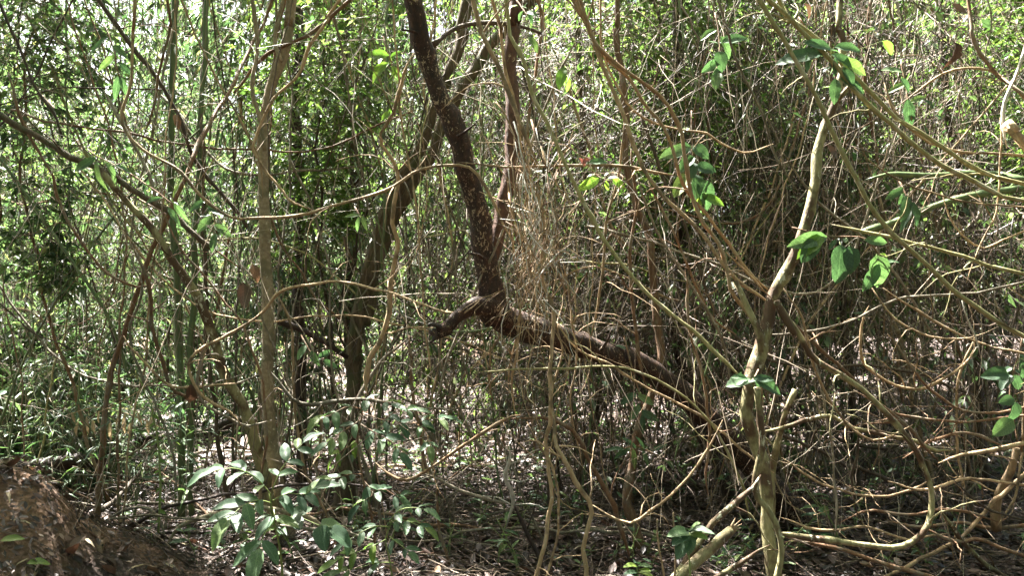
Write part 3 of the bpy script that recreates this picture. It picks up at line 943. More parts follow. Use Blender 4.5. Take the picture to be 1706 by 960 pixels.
for k in range(9):
    q_ = np.random.RandomState(700 + k)
    a_ = P(1214 + q_.uniform(-6, 4), 888 + q_.uniform(-6, 8), 3.7)
    b_ = P(1226 + q_.uniform(-2, 12), 874 + q_.uniform(-12, 10), 3.7)
    V_, F_ = tubes(np.array([a_ - og, (a_ + b_) / 2 - og, b_ - og])[None], np.array([[0.009, 0.006, 0.001]]), 5)
    link('splinter', mesh_from('splinter', V_, F_, M['orange']), ft)
vine('pale root-like stem leaving the bottom edge toward the liana trunk', [(1192, 958), (1230, 940), (1270, 915), (1284, 908)], 11, 9, 3.8, 3.95, 'mossy', twigs=1)

# ---- lianas of the right side ---------------------------------------------------
vine('lower of two parallel olive lianas sweeping from the top to the right edge', [(1280, 0), (1330, 45), (1380, 95), (1425, 150), (1470, 195), (1520, 240), (1570, 275), (1620, 300), (1670, 325), (1706, 334)], 9, 9, 3.9, 3.9, 'olive', twigs=3, jit=0.5)
vine('upper of two parallel olive lianas sweeping from the top to the right edge', [(1300, 0), (1315, 30), (1360, 68), (1420, 122), (1460, 162), (1495, 193), (1540, 223), (1572, 250), (1620, 280), (1660, 297), (1706, 307)], 9, 8, 4.0, 4.0, 'olive', twigs=3, jit=0.5)
vine('thick green stem lying level at the right edge', [(1440, 300), (1480, 292), (1540, 293), (1620, 288), (1670, 290), (1706, 298)], 10, 15, 4.5, 4.2, 'culm', twigs=2, jit=0.5)
vine('long olive liana crossing diagonally down to the right edge', [(1268, 0), (1305, 60), (1335, 115), (1370, 190), (1395, 240), (1420, 285), (1455, 345), (1495, 395), (1540, 440), (1580, 480), (1620, 510), (1670, 540), (1706, 557)], 8, 10, 3.8, 3.7, 'olive', twigs=4, jit=0.5)
vine('thin tan vine arched high in the upper right', [(1490, 180), (1530, 150), (1570, 125), (1620, 114), (1655, 118), (1690, 145), (1706, 162)], 5, 5, 4.4, 4.2, 'tan', twigs=2)
vine('brown vine dropping from the top near the right edge', [(1610, 0), (1620, 55), (1640, 95), (1670, 130), (1706, 156)], 8, 7, 4.4, 4.1, 'redbrown', twigs=2)
vine('whitish dead stem upright in the upper right corner', [(1706, 85), (1690, 135), (1677, 175), (1672, 220), (1675, 250)], 8, 7, 4.0, 4.1, 'white', twigs=1)
trace('broken_branch', 'broken tan branch stub jutting in at the upper right edge', 'branch', [(1672, 208), (1690, 220), (1706, 238)], 17, 15, 4.0, 3.9, 'tan', twigs=1, sides=9, lump=0.18)
vine('thin tan vine sloping gently right beneath the green stem', [(1425, 245), (1460, 275), (1510, 310), (1560, 325), (1620, 337), (1706, 343)], 4, 4, 4.1, 4.0, 'tan', twigs=3, sides=6)
vine('olive vine sloping right from the liana trunk at mid height', [(1385, 370), (1450, 390), (1520, 407), (1595, 425), (1650, 440), (1706, 453)], 7, 7, 4.2, 3.9, 'olive', twigs=3)
trace('mossy_limb', 'dark green mossy limb rising to the right edge behind the vines', 'tree limb', [(1430, 388), (1500, 367), (1560, 345), (1620, 325), (1706, 311)], 10, 13, 4.9, 4.7, 'culm', twigs=2)
vine('short kinked tan vine under the parallel lianas', [(1470, 140), (1485, 185), (1520, 215), (1550, 235), (1600, 250), (1648, 256), (1706, 262)], 6, 5, 4.3, 4.3, 'tan', twigs=2)
vine('thin vine hanging straight down near the right edge', [(1665, 195), (1662, 325), (1655, 370), (1635, 412), (1610, 470)], 4, 3, 4.1, 4.1, 'tan', twigs=2, sides=6)
vine('thin vine dipping in a shallow V at the right edge', [(1570, 320), (1595, 375), (1635, 412), (1670, 402), (1706, 386)], 4, 4, 4.2, 4.0, 'tan', twigs=2, sides=6)
vine('huge mossy liana curling back on itself in the lower right', [(1296, 505), (1330, 557), (1360, 600), (1405, 625), (1445, 655), (1485, 700), (1520, 745), (1545, 795), (1556, 845), (1545, 882), (1510, 905), (1445, 908), (1380, 902), (1300, 893), (1285, 880)], 11, 12, 4.1, 4.0, 'mossy', twigs=3, sides=10, jit=0.7)
vine('reddish liana running straight beside the curling mossy one', [(1290, 500), (1310, 530), (1370, 580), (1420, 630), (1470, 680), (1520, 722), (1566, 768)], 7, 8, 4.3, 4.4, 'redbrown', twigs=3)
vine('pale liana running level to the lower right edge', [(1562, 772), (1600, 760), (1660, 750), (1706, 741)], 8, 10, 4.3, 4.1, 'tan', twigs=2)
vine('mossy vine winding level behind the curling liana', [(1240, 720), (1310, 711), (1360, 705), (1385, 695), (1420, 710), (1470, 722), (1520, 730), (1552, 750), (1590, 756)], 8, 8, 4.5, 4.5, 'mossy', twigs=3, jit=1.3)
vine('tan vine swinging in a deep bow at the middle right', [(1450, 508), (1435, 540), (1434, 595), (1455, 625), (1495, 645), (1540, 646), (1580, 626), (1610, 602), (1626, 578)], 6, 6, 4.5, 4.6, 'tan', twigs=3)
vine('thin tan vine looping down right of the mossy liana trunk', [(1308, 482), (1335, 530), (1346, 580), (1370, 645), (1400, 690), (1435, 726), (1470, 736), (1520, 708)], 5, 5, 4.0, 4.3, 'tan', twigs=2)
vine('tan vine bowed under the olive liana at the middle right', [(1450, 482), (1495, 535), (1550, 560), (1620, 560), (1660, 545)], 5, 4, 4.3, 4.2, 'tan', twigs=2)
vine('second thin vine parallel under the olive liana at the middle right', [(1472, 480), (1520, 512), (1590, 552), (1650, 580), (1706, 590)], 5, 4, 4.4, 4.2, 'tan', twigs=2)
trace('forked_sapling', 'pale mossy forked stem just right of the liana trunk', 'tree', [(1326, 648), (1305, 705), (1290, 762), (1284, 830), (1290, 925)], 9, 13, 4.6, 4.7, 'mossy', twigs=3, sides=9)
trace('dead_stump', 'tan splintered stem standing at the lower right edge', 'tree', [(1692, 745), (1682, 790), (1665, 830), (1660, 885)], 12, 15, 4.6, 4.7, 'tan', twigs=3, sides=9, lump=0.15)
vine('whitish thin vine hanging from the olive liana at right', [(1600, 500), (1610, 530), (1630, 570), (1638, 598)], 5, 4, 4.1, 4.2, 'white', twigs=1)
vine('tan vine dropping straight behind the pale level liana', [(1622, 560), (1600, 620), (1595, 672), (1597, 750), (1606, 822)], 5, 5, 4.7, 4.7, 'tan', twigs=2)
vine('dark thin vine sloping to the bottom right edge', [(1590, 800), (1645, 850), (1706, 866)], 5, 4, 4.5, 4.3, 'dark', twigs=2)
vine('brown root-like vine along the ground at the bottom right', [(1300, 890), (1340, 905), (1390, 915), (1460, 935), (1530, 955)], 7, 10, 4.6, 4.4, 'redbrown', twigs=2)
vine('long brown vine lying along the ground at the right', [(1480, 870), (1540, 880), (1600, 872), (1660, 880), (1706, 876)], 7, 9, 5.0, 4.7, 'redbrown', twigs=3)
for lb, pp in [('tan vine falling steeply left of the two parallel olive lianas', [(1195, 0), (1225, 90), (1270, 190), (1290, 260), (1330, 320)]),
               ('tan vine crossing beneath the long diagonal olive liana', [(1300, 250), (1360, 330), (1440, 400), (1500, 470), (1560, 560), (1600, 600)]),
               ('thin pale vine running level across the middle right', [(1270, 560), (1380, 545), (1500, 500), (1600, 490), (1706, 470)]),
               ('brown vine sagging between the curling liana and the right edge', [(1480, 560), (1540, 640), (1600, 680), (1660, 690), (1706, 680)]),
               ('tan vine nearly level above the pale lower right liana', [(1420, 650), (1500, 690), (1600, 705), (1706, 690)]),
               ('tan vine descending from the level branch to the U-shaped vine', [(1060, 290), (1090, 380), (1150, 470), (1200, 560), (1215, 640)]),
               ('olive vine slanting through the leaves right of the fork stem', [(1080, 300), (1110, 360), (1135, 420), (1180, 520), (1230, 560)]),
               ('brown vine hanging from the twisted lianas toward the leaning trunk', [(1040, 200), (1030, 300), (1010, 380), (1000, 470), (985, 560)]),
               ('brown vine slanting down left, crossing behind the forked tree', [(960, 60), (900, 200), (860, 330), (800, 470), (745, 600), (720, 690)])]:
    vine(lb, pp, 5, 5, 4.4, 4.6, random.choice(['tan', 'redbrown', 'olive', 'grey']), twigs=3)

for lb, pp, wd, mt in [('brown vine snaking along the litter in the lower right corner', [(1540, 880), (1590, 905), (1640, 900), (1706, 925)], 8, 'redbrown'),
                       ('tan vine low across the right, beneath the pale level liana', [(1480, 800), (1550, 812), (1620, 802), (1706, 812)], 6, 'tan'),
                       ('thick mossy vine slanting down into the lower right corner', [(1560, 850), (1600, 900), (1650, 940), (1680, 960)], 10, 'mossy'),
                       ('tan vine bending down from the lower right edge to the litter', [(1706, 790), (1650, 840), (1610, 890), (1540, 930), (1480, 960)], 8, 'tan'),
                       ('brown vine sloping left from the foot of the splintered stem', [(1668, 870), (1600, 850), (1520, 862), (1450, 850), (1400, 870)], 6, 'redbrown'),
                       ('thin tan vine looping from the splintered stem up to the edge', [(1660, 880), (1690, 830), (1700, 760), (1706, 700)], 5, 'tan'),
                       ('grey vine rising steeply left of the curling mossy liana', [(1385, 905), (1395, 800), (1380, 700), (1350, 600), (1330, 520)], 5, 'grey'),
                       ('dark vine falling from the level mossy vine to the litter', [(1440, 700), (1432, 760), (1418, 800), (1425, 860)], 6, 'dark'),
                       ('tan vine slanting from the liana trunk foot to the right', [(1298, 860), (1360, 880), (1440, 880), (1500, 900), (1580, 890)], 5, 'tan'),
                       ('brown vine crossing the lower right toward the top of the splintered stem', [(1500, 770), (1560, 730), (1620, 720), (1690, 745)], 6, 'redbrown'),
                       ('orange-tan vine dipping under the curling mossy liana', [(1300, 760), (1360, 800), (1430, 830), (1500, 820), (1560, 790)], 5, 'tan'),
                       ('tan vine trailing from the arch of the rough brown liana', [(880, 700), (905, 760), (930, 830), (930, 900), (915, 955)], 5, 'tan'),
                       ('thin pale vine dropping through the leaning trunk crook', [(940, 430), (948, 520), (960, 600), (955, 690), (970, 780)], 4, 'tan'),
                       ('pale vine falling from the bundle past the leaning trunk', [(895, 400), (880, 480), (862, 560), (850, 640), (858, 700)], 5, 'tan'),
                       ('tan vine twisting beside the heavy wavy liana', [(930, 440), (920, 520), (935, 600), (920, 660), (932, 740), (915, 800)], 4, 'tan')]:
    vine(lb, pp, wd, wd * 0.9, 4.5, 4.6, mt, twigs=3, jit=1.1)

# ---- lower left -----------------------------------------------------------------
vine('low pale root arching out of the litter beside the mound', [(172, 868), (210, 850), (240, 847), (260, 857), (272, 880), (275, 912)], 7, 6, 5.3, 5.2, 'grey', twigs=1)
vine('lichen-covered log arching over the litter toward the pale tree', [(272, 915), (300, 882), (340, 862), (380, 850), (415, 841), (440, 845), (480, 855), (520, 868), (550, 890), (585, 902), (625, 918)], 9, 9, 5.1, 5.2, 'pale', twigs=2, sides=9)
t, C_, r_, og = trace('climbing_stem', 'thin yellow-green nodding stem standing straight beside the mound', 'plant', [(267, 885), (265, 790), (260, 730), (255, 672)], 4, 3, 5.2, 5.2, 'greenstem', twigs=0)
for k in range(16):
    i = int(len(C_) * (0.05 + 0.058 * k))
    put_leaf('light', t, C_[min(i, len(C_) - 1)] - og, ((-1) ** k, -0.3, -0.5), (0, -1, 0.6), 0.03 + 0.012 * (k % 3))
trace('fallen_log', 'dark rotting log lying behind the mound', 'log', [(40, 782), (100, 776), (150, 766), (200, 750), (250, 735), (300, 725), (360, 713), (420, 700)], 24, 16, 6.6, 8.6, 'charred', twigs=6, sides=10, lump=0.2, jit=1.5)
trace('fallen_log', 'thin dark branch propped on the log behind the mound', 'log', [(150, 865), (190, 835), (230, 790), (250, 750)], 8, 6, 5.8, 6.8, 'dark', twigs=3)
trace('fallen_log', 'dark dead branch slanting behind the slender pale tree', 'log', [(455, 535), (500, 550), (540, 570), (580, 595)], 12, 7, 6.2, 6.4, 'charred', twigs=4, lump=0.15)
trace('bamboo_culm', 'dark green bamboo culm, the left of a close pair at lower left', 'bamboo', [(302, 862), (303, 760), (300, 650), (296, 480), (285, 300), (290, 2)], 13, 8, 6.4, 6.6, 'culm', twigs=3, tl=0.6, part='culm', group='bamboo culms', leaf='narrow', nleaf=4, leafsize=0.14)
trace('bamboo_culm', 'green bamboo culm, the right of a close pair at lower left', 'bamboo', [(319, 858), (318, 760), (317, 650), (322, 480), (330, 300), (345, 2)], 10, 7, 6.4, 6.6, 'culm', twigs=3, tl=0.6, part='culm', group='bamboo culms', leaf='narrow', nleaf=4, leafsize=0.14)
for lb, pp, wd, mt in [('reddish knotty vine dropping between the bamboo pair and the mound', [(228, 420), (250, 480), (257, 555), (268, 600), (280, 640), (300, 655), (345, 660)], 7, 'redbrown'),
                       ('tan vine falling to the right from the leaning tree', [(205, 560), (215, 577), (250, 615), (282, 640), (340, 646), (400, 640)], 5, 'tan'),
                       ('tan vine curling up from the litter left of the bamboo pair', [(300, 830), (290, 760), (262, 690), (230, 610), (220, 540), (235, 480), (215, 430)], 5, 'grey'),
                       ('tan vine looping beneath the leaning tree', [(345, 560), (330, 620), (342, 670), (370, 690), (410, 712), (450, 705)], 6, 'grey'),
                       ('grey vine arched over the compound leaves at centre', [(450, 620), (490, 665), (540, 672), (600, 668), (650, 675), (690, 690), (710, 715), (740, 770)], 8, 'grey'),
                       ('pale vine rising beside the slender tree and curving to its base', [(460, 480), (483, 550), (487, 640), (498, 700), (508, 790), (540, 860), (545, 880)], 5, 'tan'),
                       ('grey vine winding up through the sapling at centre', [(640, 905), (628, 850), (605, 770), (590, 700), (600, 660), (640, 600), (680, 560)], 7, 'grey'),
                       ('brown thin stem rising through the lower centre leaves', [(755, 955), (735, 880), (722, 800), (705, 770), (690, 640), (680, 560)], 6, 'redbrown'),
                       ('crooked pale vine at the centre hanging to the litter', [(850, 742), (848, 770), (840, 800), (852, 830), (845, 880)], 8, 'white'),
                       ('brown thin vine sloping right along the litter at centre', [(700, 790), (760, 815), (820, 835), (850, 838)], 7, 'grey'),
                       ('thin vine dropping left of the zigzag liana', [(545, 460), (548, 560), (560, 640), (600, 720), (620, 760)], 4, 'grey'),
                       ('straight grey vine beneath the broken branch stub', [(725, 560), (735, 620), (770, 690), (800, 745), (850, 790)], 5, 'grey'),
                       ('dark straight prop leaning low in the centre', [(905, 960), (885, 905), (862, 855), (855, 840)], 9, 'charred'),
                       ('dead twig hanging from the crook of the forked tree', [(815, 575), (816, 620), (825, 668)], 6, 'tan'),
                       ('thin vine hanging from the crook of the forked tree', [(868, 545), (850, 600), (842, 655)], 4, 'tan')]:
    vine(lb, pp, wd, wd, 4.9, 5.1, mt, twigs=3, jit=1.0)
trace('dry_stalk', 'thin pale dry stem standing at the bottom, left of the broad-leaved seedling', 'stem', [(1108, 960), (1102, 920), (1095, 862)], 4, 3, 3.6, 3.6, 'tan', twigs=0, solo=True)
trace('dry_stalk', 'thin pale dry stem standing in the broad-leaved seedling', 'stem', [(1122, 960), (1122, 905), (1123, 852)], 4, 3, 3.6, 3.6, 'tan', twigs=0, solo=True)

# tangled bundle of dead stalks right of the fork stem
bo = P(905, 560, 4.25)
bun = thing('vine_bundle', 'bundle of dead stalks, some whitened as if sunlit, hanging knotted right of the fork stem', 'vine bundle', bo)
q = np.random.RandomState(77)
for k in range(84):
    cx, cy = 893 + q.normal(0, 20), 410 + q.normal(0, 50)
    up = q.uniform(size=2)
    a = (cx + q.normal(0, 42), cy - q.uniform(10, 190))
    b = (cx + q.normal(0, 46), cy + q.uniform(20, 300) * q.uniform(0.4, 1))
    m1 = (cx + q.normal(0, 8), cy + q.normal(0, 10))
    dd = 4.25 + q.normal(0, 0.10)
    W_, _ = px_path([a, m1, ((m1[0] + b[0]) / 2 + q.normal(0, 18), (m1[1] + b[1]) / 2), (b[0] + q.normal(0, 10), b[1] - 15), b], dd, dd + q.normal(0, 0.15), 0)
    me, _, _, _ = stem_mesh('stalk', W_, 0.0022 + 0.004 * q.uniform() ** 3, 0.0015, M[('tan', 'white', 'tan', 'redbrown')[k % 4]], sides=5, jit=2.6, seed=900 + k, origin=bo, step=0.07)  # whitish bark on some stalks stands in for sun on the bundle
    link('stalk', me, bun)

# ================================================================== SHRUBS, SAPLINGS, BAMBOO (built once, then copied)
def twig_paths(q, base, d0, L, S=6, droop=0.12, wob=0.16):
    n = len(base)
    pts = [base]
    d = unit(d0)
    for k in range(S - 1):
        d = unit(d + q.normal(0, wob, (n, 3)) + np.array([0, 0, -droop]))
        pts.append(pts[-1] + d * (L / (S - 1))[:, None])
    return np.stack(pts, 1)


def leaves_on(q, paths, per, L0, L1, asp, droop, spread=0.9, start=0.2, nz=0.55, fold=0.25):
    m, S, _ = paths.shape
    tt = q.uniform(start, 1.0, (m, per))
    f = tt * (S - 1)
    i = np.minimum(f.astype(int), S - 2)
    fr = (f - i)[..., None]
    ar = np.arange(m)[:, None]
    a, b = paths[ar, i], paths[ar, i + 1]
    base = (a * (1 - fr) + b * fr).reshape(-1, 3)
    T = unit(b - a).reshape(-1, 3)
    n = len(base)
    side = unit(np.cross(T, np.array([0, 0, 1.0])))
    sg = np.where(q.uniform(size=n) < 0.5, -1, 1)[:, None]
    d = T * 0.7 + side * sg * spread + q.normal(0, 0.35, (n, 3)) + np.array([0, 0, -droop])
    nr = np.stack([q.normal(0, nz, n), q.normal(0, nz, n), np.ones(n)], 1)
    L = L0 * 0.7 + (L1 * 1.25 - L0 * 0.7) * q.uniform(0, 1, n) ** 1.8
    return leaf_quads(base, d, nr, L, L * asp * q.uniform(0.75, 1.25, n), droop=0.1, fold=fold)


def proto_tree(name, seed, z0, z1, R0, ntw, per, L0, L1, asp, leafmat, barkmat, droop=0.4, lean=0.4, trunk_r=0.035, twL=0.9, stems=1, H=None, part='foliage', twr=0.006, spread=0.9):
    q = np.random.RandomState(seed)
    t = thing(name, None, None)
    H = H or z1
    bases, dirs = [], []
    for s in range(stems):
        a = q.uniform(0, 6.28)
        b = np.array([math.cos(a), math.sin(a), 0]) * (0.25 * (stems > 1)) * q.uniform(0.3, 1)
        top = b + np.array([q.normal(0, lean), q.normal(0, lean), H])
        mid = (b + top) / 2 + np.array([q.normal(0, 0.3), q.normal(0, 0.3), 0])
        W_ = np.array([b - np.array([0, 0, 0.15]), mid, top])
        me, _, C, rad = stem_mesh('trunk', W_, trunk_r, trunk_r * 0.35, barkmat, sides=7, jit=2.0, seed=seed * 7 + s, origin=(0, 0, 0), step=0.16)
        link('trunk' if part == 'foliage' else 'culm', me, t)
        k = ntw // stems
        zz = q.uniform(z0, z1, k)
        zi = np.interp(zz, C[:, 2], np.arange(len(C)))
        c = C[np.clip(zi.astype(int), 0, len(C) - 1)]
        bases.append(c)
    base = np.concatenate(bases)
    n = len(base)
    az = q.uniform(0, 2 * np.pi, n)
    el = q.normal(0.35, 0.35, n)
    d = np.stack([np.cos(az) * np.cos(el), np.sin(az) * np.cos(el), np.sin(el)], 1)
    prof = np.sin(np.pi * np.clip((base[:, 2] - z0) / (z1 - z0), 0.08, 0.95)) ** 0.5
    L = twL * q.uniform(0.4, 1.15, n) * prof * R0
    pa = twig_paths(q, base, d, L, 6, droop=0.10)
    # second order twigs
    i = q.randint(2, 6, n)
    b2 = pa[np.arange(n), i]
    d2 = d + q.normal(0, 0.7, (n, 3))
    pb = twig_paths(q, b2, d2, L * 0.55, 6, droop=0.15)
    allp = np.concatenate([pa, pb])
    rr = np.concatenate([np.full(n, twr), np.full(n, twr * 0.6)])[:, None] * np.linspace(1, 0.35, 6)
    V, Fa = tubes(allp, rr, 3, cap=False)
    o = link('branches', mesh_from('branches', V, Fa, M['twigs']), t)
    tag(o, kind='stuff')
    V, Fl = leaves_on(q, allp, per, L0, L1, asp, droop, spread=spread)
    o = link('foliage', mesh_from('foliage', V, [Fl], leafmat, False), t)
    tag(o, kind='stuff')
    return t


PROTO = {
    'broad1': proto_tree('understorey_tree', 31, 1.5, 7.5, 1.3, 280, 14, 0.09, 0.17, 0.42, M['lf_mid'], M['dark']),
    'broad2': proto_tree('understorey_tree', 32, 1.0, 6.5, 1.2, 250, 15, 0.06, 0.12, 0.45, M['lf_mid'], M['grey']),
    'broad3': proto_tree('understorey_tree', 33, 1.6, 8.0, 1.4, 280, 15, 0.08, 0.15, 0.40, M['lf_bright'], M['brown']),
    'dark1': proto_tree('understorey_tree', 34, 1.4, 7.0, 1.2, 260, 17, 0.08, 0.15, 0.42, M['lf_dark'], M['dark']),
    'bamboo1': proto_tree('bamboo_clump', 35, 0.8, 7.0, 1.1, 300, 14, 0.10, 0.20, 0.18, M['lf_bamboo'], M['culm'], droop=0.7, stems=5, trunk_r=0.012, lean=0.9, part='culm', spread=0.6),
    'bamboo2': proto_tree('bamboo_clump', 36, 1.0, 7.5, 1.2, 280, 14, 0.09, 0.19, 0.18, M['lf_bamboo'], M['culm'], droop=0.8, stems=4, trunk_r=0.011, lean=0.9, part='culm', spread=0.6),
}


def proto_thicket(seed, H, n, leafn, mat_leaf, flat=0.0):
    """a leafless tangle of dead, hooked, hanging twigs"""
    q = np.random.RandomState(seed)
    t = thing('climber_thicket', None, None)
    a = q.uniform(0, 6.28, n)
    r = 1.0 * np.sqrt(q.uniform(0, 1, n))
    z = 1.0 + (H - 1.0) * q.uniform(0, 1, n) ** 0.85
    base = np.stack([r * np.cos(a), r * np.sin(a), z], 1)
    # clumped: most twigs hang from a few knots, the rest are loose
    kn = np.stack([q.normal(0, 0.7, 26), q.normal(0, 0.7, 26), q.uniform(0.6, H, 26)], 1)
    ki = q.randint(0, 26, n)
    cl = q.uniform(size=n) < 0.6
    base[cl] = kn[ki[cl]] + q.normal(0, 0.17, (cl.sum(), 3))
    d = np.stack([q.normal(0, 0.5 + flat, n), q.normal(0, 0.5 + flat, n), q.normal(-0.75 + flat, 0.7, n)], 1)
    L = np.exp(q.normal(math.log(0.7), 0.6, n)).clip(0.15, 2.4)
    pa = twig_paths(q, base, d, L, 9, droop=0.07, wob=0.25)
    pa[:, :, 2] = np.maximum(pa[:, :, 2], 0.02)
    r0 = np.exp(q.normal(math.log(0.0032), 0.45, n))
    rr = r0[:, None] * np.linspace(1, 0.4, 9)
    V, Fa = tubes(pa, rr, 3, cap=False)
    o = link('twigs', mesh_from('twigs', V, Fa, M['twigmix']), t)
    tag(o, kind='stuff')
    for k in range(7):
        x, y = q.normal(0, 0.4, 2)
        W_ = np.array([[x, y, -0.1], [x + q.normal(0, 0.25), y + q.normal(0, 0.25), H * 0.4], [x + q.normal(0, 0.4), y + q.normal(0, 0.4), H * 0.75], [x + q.normal(0, 0.6), y + q.normal(0, 0.6), H]])
        me, _, _, _ = stem_mesh('stem', W_, q.uniform(0.006, 0.014), 0.004, M[['redbrown', 'grey', 'dark', 'tan'][k % 4]], sides=5, jit=2.5, seed=seed * 13 + k, origin=(0, 0, 0), step=0.12)
        link('stem', me, t)
    V, Fl = leaves_on(q, pa[:: max(1, n // (leafn * 2))], 7, 0.05, 0.10, 0.4, 0.5)
    o = link('foliage', mesh_from('foliage', V, [Fl], mat_leaf, False), t)
    tag(o, kind='stuff')
    return t


PROTO['thick1'] = proto_thicket(41, 5.2, 1700, 190, M['lf_mid'])
PROTO['thick2'] = proto_thicket(42, 4.6, 1250, 150, M['lf_mid'])
PROTO['thick3'] = proto_thicket(43, 5.6, 900, 700, M['lf_bright'])
PROTO['thick4'] = proto_thicket(44, 5.0, 1700, 90, M['lf_mid'], 0.75)

PROTO['shrub1'] = proto_tree('low_shrub', 37, 0.15, 1.9, 0.8, 190, 13, 0.06, 0.12, 0.42, M['lf_mid'], M['dark'], stems=4, trunk_r=0.012, twL=0.8, lean=0.25)
PROTO['shrub2'] = proto_tree('low_shrub', 38, 0.1, 1.5, 0.8, 170, 12, 0.10, 0.20, 0.15, M['lf_bamboo'], M['culm'], stems=5, trunk_r=0.008, twL=0.8, lean=0.25, droop=0.6)

PROTO['fine1'] = proto_tree('slim_tree', 39, 2.1, 5.6, 1.1, 330, 16, 0.035, 0.085, 0.42, M['lf_bright'], M['dark'], trunk_r=0.016, twL=0.85, twr=0.003)
PROTO['fine2'] = proto_tree('slim_tree', 40, 1.8, 5.2, 1.0, 300, 15, 0.04, 0.095, 0.40, M['lf_mid'], M['redbrown'], trunk_r=0.014, twL=0.9, twr=0.003)

KIND = {'broad': ('leafy understorey tree', 'tree', 'understorey trees behind the vines'),
        'dark': ('dark-leaved understorey tree', 'tree', 'understorey trees behind the vines'),
        'bamboo': ('narrow-leaved bamboo clump', 'bamboo', 'bamboo clumps in the forest'),
        'shrub': ('low bushy shrub', 'shrub', 'low shrubs on the forest floor'),
        'fine': ('slim tree with a feathery crown', 'tree', 'slim trees among the lianas'),
        'thick': ('brown thicket of dead climber twigs', 'thicket', 'thickets of dead climbers')}
LOOK = {'fine1': 'bright-leaved ', 'fine2': 'duller ', 'shrub1': 'oval-leaved ', 'shrub2': 'narrow-leaved ', 'broad1': 'mid-green ', 'broad2': 'small-leaved ', 'broad3': 'bright-leaved ', 'dark1': '', 'bamboo1': '', 'bamboo2': 'taller ',
        'thick1': '', 'thick2': 'sparse ', 'thick3': 'green-flecked ', 'thick4': 'sprawling '}
used = set()
TREE_LABELS = {}


def place(key, x, y, s=1.0, rz=0.0, tilt=0.0):
    p = PROTO[key]
    if key in used:
        o = copy_tree(p)
    else:
        o = p
        used.add(key)
    z = float(ground_z(x, y))
    o.location = (x, y, z)
    o.rotation_euler = (tilt * math.cos(rz * 3), tilt * math.sin(rz * 3), rz)
    o.scale = (s, s, s)
    px, py, d = to_px((x, y, z + 1))
    kn = key.rstrip('0123456789')
    base, cat, grp = KIND[kn]
    depth = 'near' if d < 9 else ('at middle distance' if d < 17 else 'far off')
    lab = f"{LOOK[key]}{base} {depth}, {zone(px)}"
    tag(o, lab, cat, grp)
    return o


q = np.random.RandomState(8)


def scatter(n, d0, d1, px0, px1, keys, s0, s1, mind=1.0, taken=[]):
    q = np.random.RandomState(int(px0 * 7 + px1 * 3 + d0 * 101) % 99991)
    c = 0
    for _ in range(n * 30):
        if c >= n:
            break
        d = math.sqrt(q.uniform(d0 * d0, d1 * d1))
        px = q.uniform(px0, px1)
        x, y = (px - 853) / F * d, d
        if any((x - a) ** 2 + (y - b) ** 2 < mind ** 2 for a, b in taken):
            continue
        taken.append((x, y))
        place(keys[q.randint(len(keys))], x, y, q.uniform(s0, s1), q.uniform(0, 6.28), q.normal(0, 0.06))
        c += 1


# close thickets and bamboo
scatter(6, 6.3, 9.5, 1060, 1780, ['thick1', 'thick2', 'thick4'], 0.9, 1.2, 0.75)
scatter(4, 7.0, 9.5, 640, 1080, ['thick2', 'thick3', 'thick4'], 0.85, 1.1, 0.9)
scatter(2, 7.5, 10.0, 150, 640, ['thick2', 'bamboo2', 'thick4'], 0.8, 1.0, 1.1)
scatter(2, 7.4, 10, -80, 500, ['bamboo1', 'bamboo2'], 0.8, 1.0, 1.0)
# middle distance
scatter(9, 10, 15, 900, 1950, ['thick3', 'broad3', 'broad2', 'broad3'], 1.1, 1.5, 1.4)
scatter(8, 10.5, 15, -200, 900, ['bamboo1', 'bamboo2', 'broad1', 'broad2', 'thick4', 'broad3', 'thick3'], 0.8, 1.2, 1.3)
for px_, d_, k_, s_ in [(1235, 10.3, 'broad3', 1.0), (1345, 9.9, 'broad3', 0.9), (1120, 10.8, 'broad1', 1.0), (1600, 10.6, 'broad3', 1.0)]:
    place(k_, (px_ - 853) / F * d_, d_, s_, px_ * 0.7)
scatter(7, 6.8, 10.5, 880, 1760, ['fine1', 'fine1', 'fine2'], 0.9, 1.15, 0.55)
scatter(2, 6.6, 10.0, 60, 640, ['fine2', 'fine1'], 0.9, 1.15, 0.6)
# low growth
scatter(11, 7.2, 13, -150, 430, ['shrub1', 'shrub2'], 0.8, 1.25, 0.9)
scatter(3, 9, 15, 430, 1750, ['shrub1', 'shrub2'], 0.5, 0.8, 1.0)
scatter(7, 13, 22, -250, 1950, ['shrub1', 'shrub2'], 0.9, 1.4, 1.2)
# far
scatter(8, 15, 25, -250, 700, ['broad1', 'broad2', 'broad3', 'bamboo2', 'thick3'], 0.9, 1.4, 1.7)
scatter(17, 15, 25, 700, 2000, ['broad1', 'broad2', 'broad3', 'dark1', 'thick3'], 1.4, 1.9, 1.7)
scatter(14, 25, 42, -300, 700, ['broad1', 'broad2', 'broad3', 'dark1'], 1.6, 2.3, 2.4)
scatter(34, 25, 42, 600, 2050, ['broad1', 'broad2', 'broad3', 'dark1'], 2.3, 3.1, 2.2)
for k_ in PROTO:
    if k_ not in used:
        place(k_, q.uniform(-9, 9), 26)

# ================================================================== MANY THIN STEMS IN THE MIDDLE DISTANCE
G_T = 'thin stems and hanging vines'
NAMES = {'tan': 'tan', 'redbrown': 'reddish-brown', 'grey': 'grey', 'dark': 'dark', 'culm': 'green', 'olive': 'olive', 'white': 'whitish'}
q = np.random.RandomState(19)


